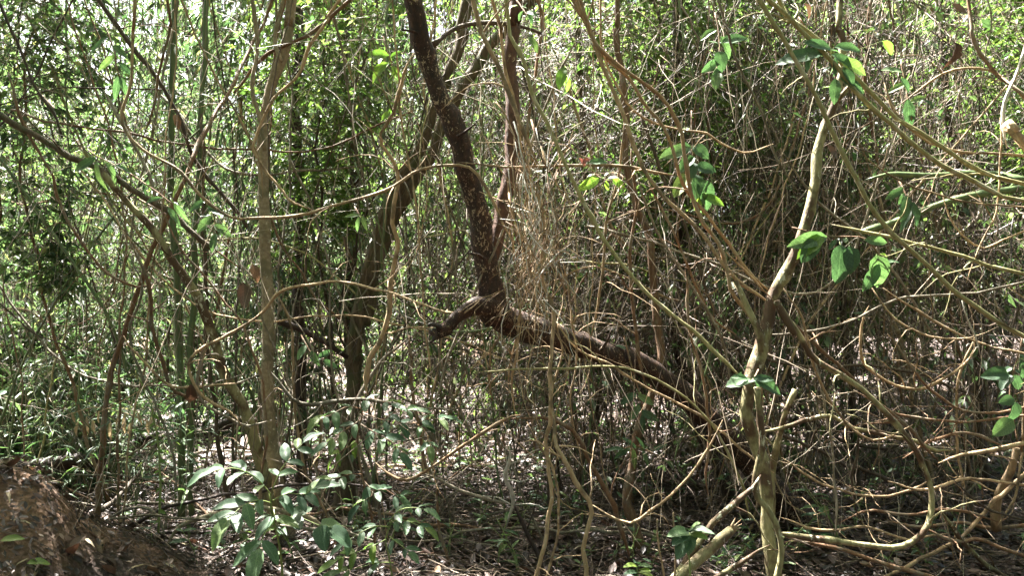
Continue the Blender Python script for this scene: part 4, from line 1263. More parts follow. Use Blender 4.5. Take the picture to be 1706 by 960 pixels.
def wander(kind, x, y, zt, s, q):
    if kind == 'upright':
        lx = q.normal(0, 0.5)
        return [(x, y, -0.1), (x + lx * 0.2 + q.normal(0, .08), y, 1.2), (x + lx * 0.5 + q.normal(0, .15), y + q.normal(0, .2), 2.6), (x + lx + q.normal(0, .15), y + q.normal(0, .3), 4.2), (x + lx * 1.4, y, zt)]
    if kind == 'hanging':
        z0 = q.uniform(0.05, 2.0)
        return [(x + q.normal(0, .4), y, zt), (x + q.normal(0, .2), y + q.normal(0, .2), (zt + z0) * 0.6), (x + q.normal(0, .2), y, (zt + z0) * 0.35), (x + q.normal(0, .12), y, z0 + 0.25), (x + q.normal(0, .2), y, z0)]
    if kind == 'leaning':
        sg = 1 if q.uniform() < 0.5 else -1
        r_ = q.uniform(1.0, 3.2) * sg
        return [(x, y, -0.1), (x + r_ * 0.22 + q.normal(0, .1), y, 1.3), (x + r_ * 0.55, y + q.normal(0, .2), 2.6 + q.normal(0, .2)), (x + r_, y + q.normal(0, .3), zt * 0.75)]
    # sagging
    r_ = q.uniform(1.2, 3.6)
    za, zb = q.uniform(1.2, 4.6), q.uniform(1.0, 4.0)
    sag = q.uniform(0.2, 1.1)
    return [(x - r_ / 2, y, za), (x - r_ / 5, y + q.normal(0, .15), (za + zb) / 2 - sag * 0.8), (x + r_ / 5, y + q.normal(0, .15), (za + zb) / 2 - sag), (x + r_ / 2, y, zb)]


NVINE = 265
for k in range(NVINE):
    d = 5.3 + 6.0 * q.uniform() ** 1.3
    px = q.uniform(-60, 1766)
    right = px > 1050
    kind = q.choice(['upright', 'hanging', 'leaning', 'sagging'], p=([0.14, 0.34, 0.18, 0.34] if right else [0.40, 0.24, 0.22, 0.14]))
    mt = q.choice(['tan', 'redbrown', 'grey', 'dark', 'culm', 'olive'], p=([0.26, 0.26, 0.22, 0.14, 0.02, 0.10] if right else [0.12, 0.16, 0.26, 0.18, 0.24, 0.04]))
    x, y = (px - 853) / F * d, d
    zt = 2.0 + d * 0.46 + q.uniform(0, 1)
    W_ = np.array(wander(kind, x, y, zt, 1, q), float)
    gz = ground_z(x, y)
    W_[:, 2] += gz
    wpx = float(np.exp(q.normal(math.log(3.3), 0.35)))
    r_ = wpx / 2 * d / F
    low = np.argmin(W_[:, 2])
    org = W_[low].copy()
    nm = {'upright': 'thin_sapling', 'leaning': 'thin_sapling'}.get(kind, 'hanging_vine')
    me, org, C, rad = stem_mesh(nm, W_, r_, r_ * (0.5 if kind in ('upright', 'leaning') else 0.8), M[mt], sides=6, jit=1.0, seed=3000 + k, origin=org, step=0.08, knots=0.2)
    o = link(nm, me)
    o.location = org
    # nearly every such stem bears a few short side twigs and leaves
    tq = np.random.RandomState(7000 + k)
    for j in range(tq.randint(1, 3)):
        i = tq.randint(2, len(C) - 2)
        side_twig(o, org, C[i], unit(C[i + 1] - C[i - 1]), min(r_ * 0.5, 0.004), 9000 + k * 5 + j, M[mt], length=tq.uniform(0.2, 0.6),
                  leafkey=('narrow' if (px < 700 and tq.uniform() < 0.6) else 'broad'), nleaf=int(tq.randint(0, 4)), leafsize=tq.uniform(0.07, 0.13))
    mx, my, _ = to_px(C[len(C) // 2])
    up = 'high' if my < 250 else ('midway up' if my < 560 else 'low')
    th = 'very thin' if wpx < 3.4 else ('thin' if wpx < 5 else 'fairly thick')
    wd = {'upright': 'upright sapling', 'hanging': 'hanging vine', 'leaning': 'leaning sapling', 'sagging': 'sagging vine'}[kind]
    dp = 'near' if d < 7.2 else 'behind'
    tag(o, f"{th} {NAMES[mt]} {wd}, {dp}, {up}, {zone(mx)}", 'vine' if nm == 'hanging_vine' else 'sapling', G_T)

# ================================================================== CANOPY OVERHEAD (it throws the dapples)
q = np.random.RandomState(51)


GAPS = [(0.15, 4.3, 0.75), (1.6, 4.0, 0.7), (2.4, 4.2, 0.8), (-1.4, 4.4, 0.55), (-2.6, 5.2, 0.6), (2.6, 8.3, 1.2), (-4.4, 9.5, 2.0), (3.8, 6.2, 0.7), (0.6, 9.5, 0.9), (-0.9, 6.0, 0.5), (-5.0, 7.5, 1.3), (-3.0, 8.2, 1.0), (5.0, 9.0, 1.3), (1.2, 7.0, 0.6), (-1.1, 3.7, 0.4, 0.8), (-0.7, 4.6, 0.45, 0.9), (3.0, 6.6, 0.6, 1.3), (4.4, 9.2, 1.3, 0), (-2.0, 10.0, 1.2, 0), (1.5, 5.0, 0.4, 1.0), (2.2, 3.9, 0.7, 2.9), (0.2, 4.3, 0.5, 2.4)]  # openings cut in the unseen canopy so sun reaches these spots


_q = np.random.RandomState(300)
for _k in range(34):
    _y = _q.uniform(3.6, 7.0)
    _x = _q.uniform(-0.68, 0.68) * _y
    if not (_x < -1.9 and _y < 5.2):
        GAPS.append((_x, _y, _q.uniform(0.16, 0.42), _q.uniform(0.2, 3.6)))


def canopy(n, z0, z1, L0, L1, seed, x0=-16, x1=16, y0=-9, y1=26):
    q = np.random.RandomState(seed)
    # clusters of sprays
    m = n // 60
    cx = q.uniform(x0, x1, m)
    cy = q.uniform(y0, y1, m)
    cz = q.uniform(z0, z1, m)
    dens = 0.5 + 0.34 * np.sin(cx * 1.3 + 1.5 * np.sin(cy * 0.7)) + 0.34 * np.sin(cy * 1.6 + 1.2 * np.sin(cx * 0.9 + 2))
    kp = q.uniform(0, 1, m) < (dens * 2.2 - 0.3) * np.where(cy > 9.0, 0.4, 1.0)
    cx, cy, cz = cx[kp], cy[kp], cz[kp]
    # gaps cut in the canopy along the sun's path, to light chosen spots
    for gx, gy, gr, *gz in GAPS:
        ez = (cz - (gz[0] if gz else 2.2)) / math.tan(SUN_EL)
        sx, sy = cx - math.sin(SUN_AZ) * ez, cy - math.cos(SUN_AZ) * ez
        kp = (np.hypot(sx - gx, sy - gy) > gr) | (q.uniform(size=len(cx)) < 0.12)
        cx, cy, cz = cx[kp], cy[kp], cz[kp]
    # leaf clusters added along the sun's path to keep most of the mound shaded
    m2 = 12
    tx, ty, tz = q.uniform(-3.6, -2.0, m2), q.uniform(3.6, 5.0, m2), q.uniform(z0, z1, m2)
    e2 = (tz - 0.6) / math.tan(SUN_EL)
    cx = np.concatenate([cx, tx + math.sin(SUN_AZ) * e2])
    cy = np.concatenate([cy, ty + math.cos(SUN_AZ) * e2])
    cz = np.concatenate([cz, tz])
    cc = np.repeat(np.stack([cx, cy, cz], 1), 60, 0)
    b = cc + q.normal(0, 1, (len(cc), 3)) * np.array([0.55, 0.55, 0.25])
    d = unit(q.normal(0, 1, (len(cc), 3)) * np.array([1, 1, 0.4]) + np.array([0, 0, -0.3]))
    nr = unit(np.stack([q.normal(0, .4, len(cc)), q.normal(0, .4, len(cc)), np.ones(len(cc))], 1))
    L = q.uniform(L0, L1, len(cc))
    return leaf_quads(b, d, nr, L, L * 0.45, 0.1, 0.2), np.stack([cx, cy, cz], 1)


(Vc, Fc), cc = canopy(122000, 6.5, 11.5, 0.14, 0.30, 61, -15, 13, -13, 11)
# the forest goes on behind and beside the camera
nn = 26000
th = q.uniform(R(35), R(325), nn)          # all round except straight ahead (+Y is 0)
rr_ = q.uniform(5.0, 12.0, nn)
bb = np.stack([np.sin(th) * rr_, np.cos(th) * rr_ * 0.9 - 1.0, q.uniform(0.3, 9.0, nn)], 1)
bb = bb[(bb[:, 1] < 3.0) | (np.abs(bb[:, 0]) > bb[:, 1] * 0.75 + 1.5)]
nn = len(bb)
L_ = q.uniform(0.16, 0.34, nn)
V2, F2 = leaf_quads(bb, unit(q.normal(0, 1, (nn, 3))), unit(q.normal(0, .6, (nn, 3)) + np.array([0, 0, 1.0])), L_, L_ * 0.5, 0.1)
F2 = F2 + len(Vc)
Vc = np.concatenate([Vc, V2])
Fc = np.concatenate([Fc, F2])
o = link('forest_canopy', mesh_from('forest_canopy', Vc, [Fc], M['lf_mid'], False))
tag(o, 'leafy forest canopy closing over the thicket', 'canopy', kind='stuff')


# ================================================================== NEAR PLANTS
def px_dir(p, q_, d):
    return P(*q_, d) - P(*p, d)


def compound(parent, org, pts, d0, d1, n, size_, key='broad', mat='greenstem', r=0.0022, seed=0, terminal=True):
    """a leaf stalk through pixel way-points, with leaflets in pairs and one at the tip"""
    size = size_ * (0.9 if seed < 20 else 0.95)
    q = np.random.RandomState(seed)
    W_, _ = px_path(pts, d0, d1, 0)
    me, _, C, _ = stem_mesh('leaf_stalk', W_, r * 1.5, r * 0.7, M[mat], sides=5, jit=0.3, seed=seed, origin=org, step=0.03, knots=0)
    st = link('leaf_stalk', me, parent)
    m = len(C)
    for k in range(n):
        i = int((0.30 + 0.66 * k / max(n - 1, 1)) * (m - 1))
        i = min(max(i, 1), m - 2)
        T = unit(C[i + 1] - C[i - 1])
        side = unit(np.cross(T, (0, -0.55, 1)))
        for sg in (-1, 1):
            d = unit(T * 0.75 + side * sg * 0.9 + np.array([0, 0, -0.22]) + q.normal(0, 0.12, 3))
            put_leaf(key, st, C[i] - org, d, (q.normal(0, .25), -0.45 + q.normal(0, .2), 1), size * q.uniform(0.75, 1.1) * (0.8 + 0.25 * math.sin(math.pi * (k + 0.6) / n)))
    if terminal:
        T = unit(C[-1] - C[-3])
        put_leaf(key, st, C[-1] - org, T + np.array([0, 0, -0.15]), (0, -0.4, 1), size * 1.1)
    return st


# big compound leaves, lower left of centre
o = P(462, 905, 3.75)
pl = thing('seedling', 'large glossy seedling with long paired leaflets, in front of the slender pale tree', 'plant', o)
W_, _ = px_path([(470, 985), (466, 920), (455, 860), (450, 820)], 3.8, 3.7, 0)
me, _, C_, _ = stem_mesh('stem', W_, 0.006, 0.004, M['greenstem'], sides=7, jit=0.3, seed=5, origin=o, step=0.04)
link('stem', me, pl)
compound(pl, o, [(450, 825), (430, 800), (395, 782), (362, 784)], 3.7, 3.55, 3, 0.15, 'broad', seed=1)
compound(pl, o, [(452, 818), (470, 780), (492, 752), (505, 738)], 3.7, 3.8, 3, 0.13, 'broad', seed=2)
compound(pl, o, [(453, 840), (430, 835), (405, 845), (385, 862)], 3.7, 3.5, 3, 0.17, 'broad', seed=3)
compound(pl, o, [(456, 835), (482, 822), (505, 826), (520, 815)], 3.72, 3.72, 3, 0.14, 'broad', seed=4)
compound(pl, o, [(456, 850), (455, 870), (440, 890), (432, 915)], 3.7, 3.5, 2, 0.19, 'broad', seed=5)
compound(pl, o, [(462, 870), (490, 860), (520, 872), (545, 882)], 3.75, 3.7, 2, 0.15, 'round', seed=6)

# central sapling with whorled leaves
o = P(612, 905, 4.7)
pl = thing('seedling', 'tall leafy sapling spreading tiers of glossy leaves across the lower centre', 'plant', o)
W_, _ = px_path([(625, 925), (618, 860), (600, 790), (598, 730), (605, 690), (600, 665)], 4.75, 4.6, 0)
me, _, C_, _ = stem_mesh('stem', W_, 0.008, 0.004, M['redbrown'], sides=7, jit=0.8, seed=6, origin=o, step=0.05)
link('stem', me, pl)
for k, (pts, n, s, ky) in enumerate([
        ([(602, 680), (580, 678), (555, 690), (535, 700)], 3, 0.12, 'broad'), ([(602, 672), (615, 664), (632, 668), (650, 672)], 2, 0.12, 'broad'),
        ([(602, 690), (640, 700), (680, 705), (712, 700), (742, 696)], 4, 0.12, 'broad'), ([(600, 705), (628, 722), (655, 738), (668, 755)], 3, 0.13, 'broad'),
        ([(600, 700), (578, 715), (560, 728), (545, 738)], 3, 0.12, 'broad'), ([(600, 730), (590, 740), (570, 752), (558, 762)], 2, 0.11, 'light'),
        ([(604, 790), (585, 790), (560, 796), (545, 800)], 3, 0.12, 'broad'), ([(606, 800), (622, 822), (610, 832), (600, 842)], 2, 0.12, 'broad'),
        ([(640, 700), (655, 690), (670, 686), (690, 684)], 2, 0.11, 'broad'), ([(690, 704), (705, 715), (712, 730), (715, 745)], 2, 0.10, 'broad'),
        ([(610, 820), (640, 815), (655, 822), (668, 830)], 2, 0.11, 'broad')]):
    compound(pl, o, pts, 4.65, 4.45 + 0.1 * (k % 3), n, s, ky, 'redbrown', seed=20 + k)

# lower leaves nearer
o = P(650, 968, 4.1)
pl = thing('seedling', 'low spreading seedling in the litter below the central sapling', 'plant', o)
W_, _ = px_path([(660, 985), (650, 940), (640, 900), (650, 870)], 4.1, 4.1, 0)
me, _, _, _ = stem_mesh('stem', W_, 0.005, 0.003, M['greenstem'], sides=6, jit=0.6, seed=8, origin=o, step=0.04)
link('stem', me, pl)
for k, (pts, n, s, ky) in enumerate([
        ([(650, 880), (625, 880), (600, 890), (575, 905)], 3, 0.10, 'broad'), ([(650, 872), (670, 868), (690, 874), (708, 880)], 3, 0.10, 'broad'),
        ([(645, 900), (615, 915), (585, 925), (560, 935)], 3, 0.11, 'light'), ([(650, 870), (665, 850), (690, 845), (705, 848)], 2, 0.11, 'broad'),
        ([(655, 940), (630, 940), (600, 948), (570, 952)], 2, 0.11, 'broad'), ([(648, 895), (660, 905), (672, 912), (680, 918)], 2, 0.09, 'broad')]):
    compound(pl, o, pts, 4.1, 4.0, n, s, ky, seed=50 + k)

# seedling at the bottom, right of centre
o = P(1150, 985, 3.5)
pl = thing('seedling', 'broad-leaved seedling beside the snapped mossy branch at the bottom edge', 'plant', o)
W_, _ = px_path([(1150, 990), (1148, 950), (1145, 910), (1148, 885)], 3.5, 3.5, 0)
me, _, _, _ = stem_mesh('stem', W_, 0.004, 0.003, M['greenstem'], sides=6, jit=0.4, seed=9, origin=o, step=0.04)
link('stem', me, pl)
for k, (a, b, s, ky) in enumerate([((1146, 890), (1110, 880), 0.11, 'round'), ((1146, 888), (1122, 905), 0.11, 'round'), ((1148, 886), (1182, 878), 0.12, 'broad'),
                                   ((1148, 884), (1165, 868), 0.09, 'broad'), ((1146, 895), (1130, 925), 0.12, 'round'), ((1148, 890), (1150, 915), 0.10, 'round'), ((1147, 890), (1178, 895), 0.10, 'broad')]):
    put_leaf(ky, pl, P(*a, 3.5) - o, P(b[0], b[1], 3.44) - P(*a, 3.5), (0.1 * (k % 3), -0.6, 1), s)
o = P(1065, 985, 3.7)
pl = thing('seedling', 'pale green leaf sprigs at the bottom edge left of the broad-leaved seedling', 'plant', o)
W_, _ = px_path([(1070, 990), (1066, 965), (1062, 942)], 3.7, 3.7, 0)
me, _, _, _ = stem_mesh('stem', W_, 0.004, 0.003, M['greenstem'], sides=6, jit=0.4, seed=10, origin=o, step=0.04)
link('stem', me, pl)
for k, (a, b) in enumerate([((1062, 945), (1040, 935)), ((1062, 945), (1082, 938)), ((1064, 955), (1030, 952)), ((1064, 955), (1095, 955)), ((1062, 942), (1060, 930)), ((1066, 962), (1045, 968)), ((1064, 950), (1078, 950))]):
    put_leaf('broad' if k % 3 else 'light', pl, P(*a, 3.7) - o, P(b[0], b[1], 3.65) - P(*a, 3.7), (0, -0.5, 1), 0.085)


# leafy climbers with large leaves
def climber(label, pts, leaves, d, key='round', mat='redbrown', wpx=3, size=0.12, seed=0):
    W_, _ = px_path(pts, d + 0.15, d, 0)
    o_ = W_[-1].copy()
    t_ = thing('leafy_climber', label, 'vine', o_, 'leafy climbers')
    me, _, _, _ = stem_mesh('stem', W_, wpx / 2 * d / F, wpx / 3 * d / F, M[mat], sides=6, jit=0.5, seed=seed, origin=o_, step=0.04)
    link('stem', me, t_)
    q_ = np.random.RandomState(seed)
    for lf in leaves:
        a, b = lf[0], lf[1]
        k_ = lf[2] if len(lf) > 2 else key
        ln = math.hypot(b[0] - a[0], b[1] - a[1])
        sz = ln * d / F * 1.12
        p0 = P(a[0], a[1], d)
        p1 = P(b[0], b[1], d - 0.02 + q_.normal(0, 0.02))
        # a short petiole back to the stem
        C_ = catmull(W_, 30)
        c = C_[np.argmin(np.linalg.norm(C_ - p0, axis=1))]
        if np.linalg.norm(c - p0) > 0.01:
            V_, F_ = tubes(np.array([c - o_, (c + p0) / 2 - o_ + np.array([0, 0, 0.004]), p0 - o_])[None], np.full((1, 3), 0.0012), 4, cap=False)
            link('petiole', mesh_from('petiole', V_, F_, M['greenstem']), t_)
        put_leaf(k_, t_, p0 - o_, p1 - p0, (q_.normal(0, .35), -1.0, 0.5 + q_.normal(0, .3)), sz)
    # younger, smaller leaves between the large ones
    C_ = catmull(W_, 30)
    for lf in leaves:
        if q_.uniform() < 0.75:
            k_ = lf[2] if len(lf) > 2 else key
            if k_ == 'pink':
                continue
            c = C_[q_.randint(5, 30)]
            dd = unit(np.array([q_.normal(0, 1), q_.normal(0, .4), q_.normal(-0.3, .5)]))
            put_leaf(k_, t_, c - o_ + dd * 0.012, dd, (q_.normal(0, .5), -0.6, 0.8), q_.uniform(0.035, 0.08))
    return t_


climber('climber with a cluster of large round dark leaves above the leaning trunk', [(1150, 185), (1155, 240), (1160, 290), (1175, 345)],
        [((1152, 245), (1118, 255)), ((1155, 242), (1180, 262)), ((1158, 262), (1128, 280)), ((1160, 275), (1190, 285)), ((1150, 290), (1122, 325), 'round'), ((1158, 290), (1160, 332)), ((1165, 300), (1188, 345)),
         ((1165, 318), (1165, 350), 'light'), ((1170, 325), (1205, 340), 'light'), ((1155, 270), (1150, 300)), ((1148, 245), (1100, 262), 'broad')], 4.4, seed=1)
climber('climber sprig with bright lime leaves and one pink leaf, right of the fork stem', [(980, 262), (990, 285), (1010, 297), (1030, 300)],
        [((998, 296), (964, 316), 'light'), ((1010, 300), (1012, 318), 'light'), ((1020, 298), (1042, 312), 'light'), ((1012, 298), (1030, 292), 'light'), ((980, 272), (1010, 266), 'broad'), ((975, 278), (966, 262), 'pink'), ((968, 272), (982, 264), 'pink')], 4.2, seed=2)
climber('climber with long pale-glossed leaves high on the mossy liana trunk', [(1330, 30), (1360, 70), (1385, 100), (1400, 170)],
        [((1372, 88), (1300, 98), 'broad'), ((1385, 80), (1338, 68), 'broad'), ((1390, 78), (1432, 78), 'broad'), ((1385, 90), (1420, 105), 'broad'), ((1392, 95), (1390, 125), 'broad'), ((1400, 100), (1445, 118), 'broad'),
         ((1470, 68), (1495, 88), 'light'), ((1345, 92), (1345, 120), 'broad'), ((1405, 110), (1425, 140), 'broad'), ((1392, 130), (1390, 172), 'broad'), ((1400, 130), (1440, 150), 'broad')], 3.9, seed=3)
climber('climber with broad torn green leaves right of the mossy liana trunk', [(1320, 380), (1380, 395), (1440, 400), (1480, 450)],
        [((1378, 395), (1318, 405), 'broad'), ((1360, 398), (1338, 435), 'round'), ((1372, 392), (1330, 425), 'light'), ((1400, 408), (1402, 470), 'round'), ((1440, 400), (1478, 402), 'broad'),
         ((1460, 425), (1470, 478), 'round'), ((1465, 440), (1440, 482), 'broad'), ((1415, 410), (1420, 455), 'round')], 4.0, seed=4)
climber('climber with two wide leaves crossing the mossy liana trunk low down', [(1262, 618), (1250, 635), (1240, 645)],
        [((1250, 632), (1212, 642), 'round'), ((1245, 632), (1220, 622), 'broad'), ((1255, 630), (1302, 650), 'broad'), ((1254, 630), (1285, 632), 'broad')], 3.9, seed=5)
climber('climber with lobed dark leaves at the right edge', [(1706, 560), (1690, 610), (1680, 660), (1695, 740)],
        [((1680, 625), (1640, 620), 'round'), ((1684, 625), (1665, 650), 'round'), ((1690, 625), (1700, 650), 'round'), ((1690, 665), (1662, 672), 'round'), ((1692, 670), (1690, 705), 'round'), ((1688, 700), (1655, 725), 'round'), ((1700, 600), (1706, 630), 'round')], 4.3, seed=6)
climber('climber with pointed dark leaves in the top right corner beside the olive lianas', [(1500, 100), (1510, 160), (1520, 200)],
        [((1512, 165), (1516, 210), 'broad'), ((1508, 140), (1480, 150), 'broad'), ((1505, 120), (1470, 112), 'broad'), ((1516, 170), (1540, 160), 'broad'), ((1500, 130), (1520, 150), 'broad')], 4.3, seed=7)
climber('dangling narrow bluish leaves on the dark slanting limb at left', [(150, 250), (165, 262), (205, 285), (290, 340)],
        [((160, 262), (118, 285), 'lance'), ((162, 266), (160, 318), 'lance'), ((176, 270), (200, 300), 'lance'), ((190, 275), (215, 280), 'lance'), ((290, 338), (308, 368), 'lance'), ((270, 330), (240, 332), 'lance'), ((288, 330), (300, 300), 'lance'), ((280, 345), (300, 375), 'lance')], 4.6, seed=8)
climber('sunlit pale leaves beside the twin brown trunks', [(590, 345), (600, 362), (612, 372)],
        [((600, 360), (590, 385), 'lance'), ((602, 358), (612, 385), 'lance'), ((600, 358), (575, 360), 'lance')], 5.0, seed=9)
climber('bright green leaves catching sun at the top, left of the forked tree', [(640, 60), (648, 90), (655, 120)],
        [((648, 92), (610, 88), 'light'), ((650, 95), (668, 85), 'light'), ((648, 105), (612, 125), 'light'), ((652, 110), (660, 125), 'light'), ((650, 185), (635, 200), 'light'), ((648, 180), (655, 192), 'light')], 4.8, seed=10)
climber('glossy leaf sprigs at the top edge right of the fork stem', [(860, 0), (875, 20), (890, 30)],
        [((872, 18), (862, 32), 'broad'), ((878, 20), (900, 22), 'broad'), ((880, 22), (890, 38), 'broad'), ((940, 110), (930, 148), 'light'), ((945, 128), (948, 150), 'light'), ((880, 60), (900, 85), 'broad')], 4.4, seed=11)
climber('climber sprig of drooping green leaves in the top thicket above the twisted vines', [(1190, 20), (1200, 80), (1195, 130)],
        [((1198, 70), (1240, 60), 'broad'), ((1198, 85), (1205, 118), 'round'), ((1196, 100), (1170, 120), 'broad'), ((1200, 60), (1222, 92), 'broad'), ((1196, 120), (1192, 150), 'round'), ((1194, 50), (1165, 58), 'broad')], 4.7, seed=31)
climber('climber with narrow hanging leaves below the two parallel olive lianas', [(1500, 300), (1512, 330), (1520, 360)],
        [((1512, 325), (1505, 368), 'broad'), ((1515, 335), (1535, 372), 'broad'), ((1505, 312), (1480, 330), 'broad'), ((1518, 350), (1498, 385), 'lance')], 4.6, seed=32)
climber('leafy vine sprig high beside the dark limb in the top left', [(170, 40), (190, 80), (200, 130)],
        [((180, 60), (150, 85), 'lance'), ((186, 75), (215, 95), 'lance'), ((192, 90), (165, 115), 'lance'), ((198, 105), (222, 125), 'lance'), ((198, 125), (190, 165), 'lance'), ((178, 50), (205, 50), 'lance'), ((200, 128), (215, 160), 'lance')], 5.0, seed=33)
climber('leafy vine sprig on the pale tan liana left of the slender tree', [(330, 320), (350, 350), (360, 390)],
        [((340, 335), (315, 350), 'broad'), ((346, 345), (372, 352), 'broad'), ((352, 360), (330, 385), 'broad'), ((356, 375), (385, 390), 'broad'), ((360, 388), (352, 420), 'broad')], 5.0, seed=34)
climber('small leaf sprig in the grey tangle left of the broken branch stub', [(500, 560), (520, 590), (540, 600)],
        [((510, 575), (495, 598), 'broad'), ((518, 585), (530, 610), 'broad'), ((530, 595), (552, 585), 'broad'), ((538, 600), (560, 612), 'broad')], 5.4, seed=35)
climber('leafy sprig hanging over the leaning trunk near its middle', [(1040, 560), (1060, 640), (1070, 690)],
        [((1062, 660), (1090, 672), 'broad'), ((1060, 655), (1035, 672), 'broad'), ((1066, 675), (1050, 700), 'broad'), ((1068, 685), (1095, 700), 'broad'), ((1070, 690), (1072, 722), 'lance')], 4.9, seed=36)
climber('low spray of long green leaves in the litter below the leaning trunk', [(1095, 760), (1060, 745), (1030, 750)],
        [((1085, 752), (1110, 738), 'lance'), ((1075, 750), (1060, 725), 'lance'), ((1060, 748), (1040, 728), 'lance'), ((1070, 750), (1082, 775), 'lance'), ((1050, 748), (1020, 762), 'lance'), ((1040, 750), (1010, 742), 'lance'), ((1055, 748), (1058, 780), 'lance')], 5.2, seed=37)
# single hanging dead leaves
for k, (a, b, d, lb) in enumerate([((318, 640), (318, 678), 5.0, 'curled dark dead leaf hanging beside the bamboo pair'), ((405, 470), (405, 515), 5.2, 'brown dead leaf hanging left of the slender pale tree'),
                                   ((290, 190), (300, 212), 5.2, 'red-brown dead leaf caught on the dark thin limb'), ((1378, 240), (1385, 268), 4.4, 'curled brown dead leaf on the mossy liana trunk'),
                                   ((1590, 70), (1596, 110), 4.6, 'brown dead leaf hanging in the upper right thicket'), ((1340, 5), (1355, 28), 4.4, 'dark curled dead leaf at the top edge by the olive lianas'),
                                   ((420, 440), (432, 470), 5.1, 'small dead leaf hanging close to the slender pale tree'), ((1585, 5), (1600, 30), 4.7, 'dead leaf at the top edge of the upper right thicket')]):
    p = P(a[0], a[1], d)
    o = put_leaf('dead', None, p, P(b[0], b[1], d) - p, (0.5, -1, 0.2), math.hypot(b[0] - a[0], b[1] - a[1]) * d / F * 1.1, name='hanging_leaf')
    tag(o, lb, 'dead leaf')
# straw-coloured hanging bamboo leaves above the log
q = np.random.RandomState(66)
t = thing('dry_bamboo_twig', 'dry bamboo twig with drooping straw-coloured leaves, above the log at left', 'twig', P(215, 705, 5.9))
for k in range(13):
    a = (122 + 11 * k + q.uniform(-4, 4), 692 + q.uniform(-8, 14))
    p = P(a[0], a[1], 5.9)
    put_leaf('straw', t, p - np.array(t.location), (q.normal(0, 0.25), -0.1, -1), (0.3, -1, 0.2), q.uniform(0.10, 0.19))
W_, _ = px_path([(110, 690), (160, 680), (210, 690), (275, 715)], 5.9, 5.9, 0)
me, _, _, _ = stem_mesh('stem', W_, 0.004, 0.003, M['tan'], sides=5, jit=0.5, seed=71, origin=np.array(t.location), step=0.04)
link('stem', me, t)

# ---------------------------------------------------------------- low bamboo-leaf sprays, left side, and small seedlings
def proto_sprig(name, seed, H, nst, key, nleaf, size, mat='greenstem', lean=0.5):
    q = np.random.RandomState(seed)
    t = thing(name, None, None)
    for s in range(nst):
        a = q.uniform(0, 6.28)
        v = np.array([math.cos(a) * lean, math.sin(a) * lean, 1])
        W_ = np.array([[0, 0, -0.03], v * H * 0.4 * np.array([.6, .6, 1]), v * H * np.array([1, 1, 0.85])])
        me, _, C, _ = stem_mesh('stem', W_, 0.0035, 0.0015, M[mat], sides=5, jit=0.6, seed=seed + s, origin=(0, 0, 0), step=0.05)
        st = link('stem', me, t)
        for k in range(nleaf):
            i = int((0.35 + 0.62 * k / max(nleaf - 1, 1)) * (len(C) - 1))
            i = min(max(i, 1), len(C) - 2)
            T = unit(C[i + 1] - C[i - 1])
            b = a + (2.4 * k)
            d = unit(T * 0.35 + np.array([math.cos(b), math.sin(b), q.uniform(-0.35, 0.2)]))
            put_leaf(key, st, C[i], d, (q.normal(0, .2), q.normal(0, .2), 1), size * q.uniform(0.7, 1.15))
    return t


SPR = [proto_sprig('seedling', 201, 0.34, 2, 'broad', 5, 0.09), proto_sprig('seedling', 202, 0.22, 2, 'round', 4, 0.07), proto_sprig('seedling', 203, 0.45, 2, 'lance', 6, 0.12),
       proto_sprig('seedling', 204, 0.28, 1, 'broad', 6, 0.10), proto_sprig('bamboo_sprout', 205, 0.9, 3, 'narrow', 8, 0.17, 'culm'), proto_sprig('bamboo_sprout', 206, 1.5, 3, 'narrow', 12, 0.17, 'culm', 0.4)]
SPN = ['small pointed-leaved seedling', 'tiny round-leaved seedling', 'long-leaved seedling', 'single-stemmed seedling', 'low bamboo sprout', 'tall bamboo sprout']
q = np.random.RandomState(91)
first = [True] * len(SPR)


def sprig(k, x, y, s):
    o = SPR[k] if first[k] else copy_tree(SPR[k])
    first[k] = False
    z = float(ground_rough(x, y))
    o.location = (x, y, z)
    o.rotation_euler = (0, 0, q.uniform(0, 6.28))
    o.scale = (s, s, s)
    px, py, d = to_px((x, y, z))
    tag(o, f"{SPN[k]} {'near' if d < 5.8 else ('mid-way back' if d < 9 else 'far back')} on the litter, {zone(px).replace('above the dirt mound', 'near the dirt mound').replace('above the leaning', 'below the leaning')}",
        'bamboo' if k > 3 else 'plant', 'bamboo sprouts' if k > 3 else 'seedlings on the forest floor')
    return o


for k in range(170):
    px = q.uniform(240, 1700)
    d = 5.0 + 8 * q.uniform() ** 1.2
    sprig(q.randint(4), (px - 853) / F * d, d, q.uniform(0.6, 1.3))
for k in range(30):
    px = q.uniform(-20, 330)
    d = q.uniform(5.6, 9.5)
    sprig(4 + q.randint(2), (px - 853) / F * d, d, q.uniform(0.6, 1.1))

